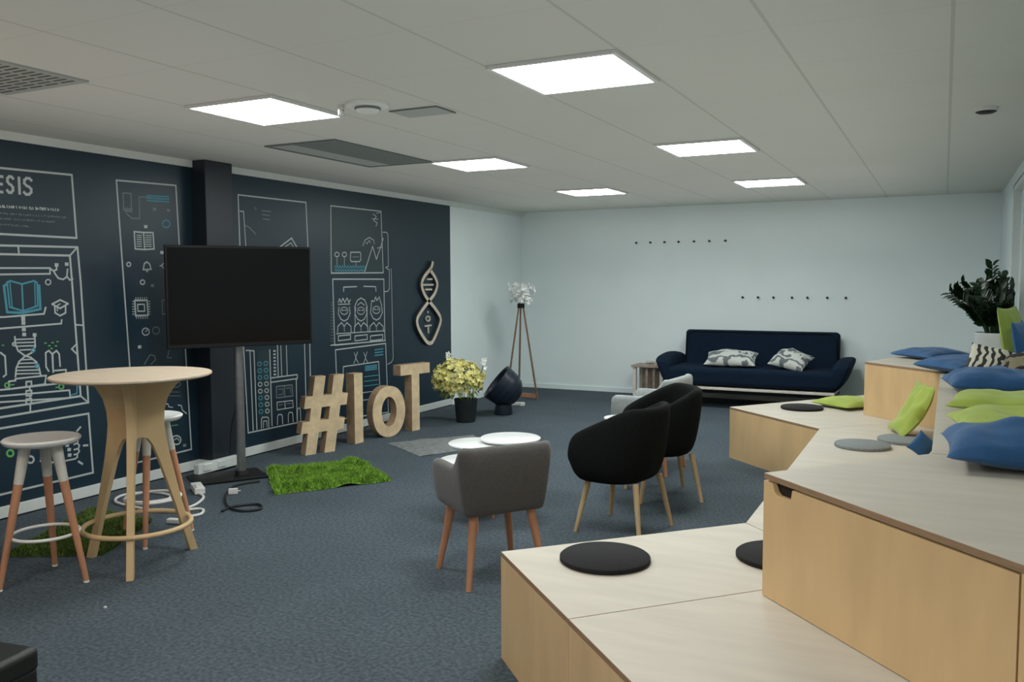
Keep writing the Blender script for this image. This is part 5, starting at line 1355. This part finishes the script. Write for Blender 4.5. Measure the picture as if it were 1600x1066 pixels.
# ------------------------------------------------------------------ side table with magazines
cr_=thing('side_table','small weathered wooden crate table beside the navy sofa','side table',(1.95,10.28,0))
mb=MB().box((0,0,.405),(.42,.34,.025)); link('table_top',mb,'crate',parent=cr_,smooth=0,bevel=.003)
for sx in(-1,1):
    for sy in(-1,1): link('leg',MB().box((sx*.17,sy*.13,.196),(.04,.04,.392)),'rail',parent=cr_,smooth=0)
for sx in(-.02,.07): link('slat',MB().box((sx,-.125,.22),(.03,.012,.34)),'crate',parent=cr_,smooth=0)
link('back_panel',MB().box((0,.10,.22),(.30,.012,.34)),'crate',parent=cr_,smooth=0)
link('shelf',MB().box((0,0,.08),(.34,.26,.02)),'crate',parent=cr_,smooth=0)
for k,(dx,rz) in enumerate(((0,.1),(.01,-.15),(-.01,.3))):
    tag(link('magazine',MB().box((0,0,.006),(.22,.16,.011)),'paper',loc=(2.01+dx,10.26,.4185+k*.0125),rot=(0,0,rz),smooth=0),('lowest','middle','topmost')[k]+' magazine of the pile on the crate table beside the sofa','magazine','magazines on the crate table')
# ------------------------------------------------------------------ cables and sockets
def cable(name,label,pts,r,m,cat='cable'):
    P=catmull([Vector(p) for p in pts],6)
    o=link(name,MB().path([(p.x,p.y,max(r,p.z)) for p in P],r,8),m); tag(o,label,cat); return o
cable('power_cable','black cable looping across the carpet from the television stand',[(.752,4.705,.01),(.70,4.60,.01),(.70,4.48,.01),(.86,4.26,.01),(1.06,4.08,.01),(1.22,4.03,.01),(1.30,4.12,.01),(1.20,4.20,.01),(1.10,4.10,.01),(1.10,4.03,.01),(1.12,3.97,.01)],.008,'cable_b')
cable('extension_cord','white extension cord coiled on the carpet behind the bar table',[(.60,4.26,.01),(.74,4.18,.01),(.84,4.02,.01),(.88,3.86,.01),(1.0,3.78,.01),(1.05,3.86,.01),(.95,3.95,.01),(.80,3.80,.01),(.52,3.80,.01),(.30,3.84,.01),(.20,3.98,.01),(.30,4.12,.01),(.48,4.12,.01),(.56,4.04,.01),(.50,3.92,.01),(.36,3.86,.01)],.009,'cable_w')
tag(link('power_strip',MB().box((0,0,.025),(.20,.07,.045)).box((.03,0,.05),(.12,.045,.012)),'cable_w',loc=(.56,4.30,.001),rot=(0,0,R(-35)),smooth=0,bevel=.006),'white power strip lying on the carpet beside the television base','power strip')
tag(link('plug',MB().box((0,0,.02),(.06,.035,.035)).tube((.03,0,.02),(.05,0,.02),.004,.004,8),'cable_w',loc=(.83,4.36,.001),rot=(0,0,R(40)),smooth=0,bevel=.004),'small white plug on the carpet beside the power strip','plug')
tag(link('plug',MB().box((0,0,.018),(.13,.035,.03)),'cable_w',loc=(1.07,3.66,.001),rot=(0,0,R(15)),smooth=0,bevel=.006),'white plug on the carpet behind the legs of the bar table','plug')
tag(link('socket_trunk',MB().box((0,0,.055),(.05,.42,.075)).box((.027,-.12,.06),(.012,.08,.05)).box((.027,.02,.06),(.012,.08,.05)),'trim',loc=(.195,4.84,.0),smooth=0,bevel=.004),'white socket trunking at the foot of the dark pillar','socket')
cable('power_cable','thin dark cable hanging from the pole down the dark pillar',[(.42,4.86,.75),(.34,4.90,.50),(.24,4.95,.32),(.20,4.97,.12)],.005,'cable_b')
tag(link('paper_scrap',MB().box((0,0,.004),(.012,.010,.007)),'cable_w',loc=(1.845,2.55,.0),smooth=0),'tiny white scrap on the carpet at lower left','scrap')
# ------------------------------------------------------------------ black pouf at lower left
pf=thing('pouf','black cube pouf cut off at the lower left corner','pouf',(2.635,1.365,0),R(10))
link('cushion_top',MB().box((0,0,.345),(.40,.40,.075)),'leather',parent=pf,smooth=40,bevel=.02,seg=4)
link('body',MB().box((0,0,.17),(.39,.39,.30)),'leather',parent=pf,smooth=40,bevel=.012,seg=3)
for sx in(-1,1):
    for sy in(-1,1): link('foot',MB().tube((sx*.15,sy*.15,0),(sx*.15,sy*.15,.03),.02,.02,12),'black_plastic',parent=pf)
# ------------------------------------------------------------------ camera, world, colour
cd=bpy.data.cameras.new('camera'); cam=bpy.data.objects.new('camera',cd); col.objects.link(cam)
cd.sensor_fit='HORIZONTAL'; cd.sensor_width=36; cd.lens=1344.25/1600*36; cd.clip_start=.05
p,y,r=R(-3.99131932),R(26.65204709),R(-.22602576)
F=Vector((-math.sin(y)*math.cos(p),math.cos(y)*math.cos(p),math.sin(p))); Rt=Vector((math.cos(y),math.sin(y),0)); U=Rt.cross(F)
R1=Rt*math.cos(r)+U*math.sin(r); U1=-Rt*math.sin(r)+U*math.cos(r)
cam.matrix_world=Matrix(((R1.x,U1.x,-F.x,5.174),(R1.y,U1.y,-F.y,0),(R1.z,U1.z,-F.z,1.459),(0,0,0,1)))
sc_=bpy.context.scene; sc_.camera=cam
w=bpy.data.worlds.new('room_world'); sc_.world=w; w.use_nodes=True; w.node_tree.nodes['Background'].inputs[0].default_value=(1,.97,.90,1); w.node_tree.nodes['Background'].inputs[1].default_value=.32
sc_.view_settings.view_transform='Standard'; sc_.view_settings.exposure=1.15; sc_.view_settings.gamma=1.0
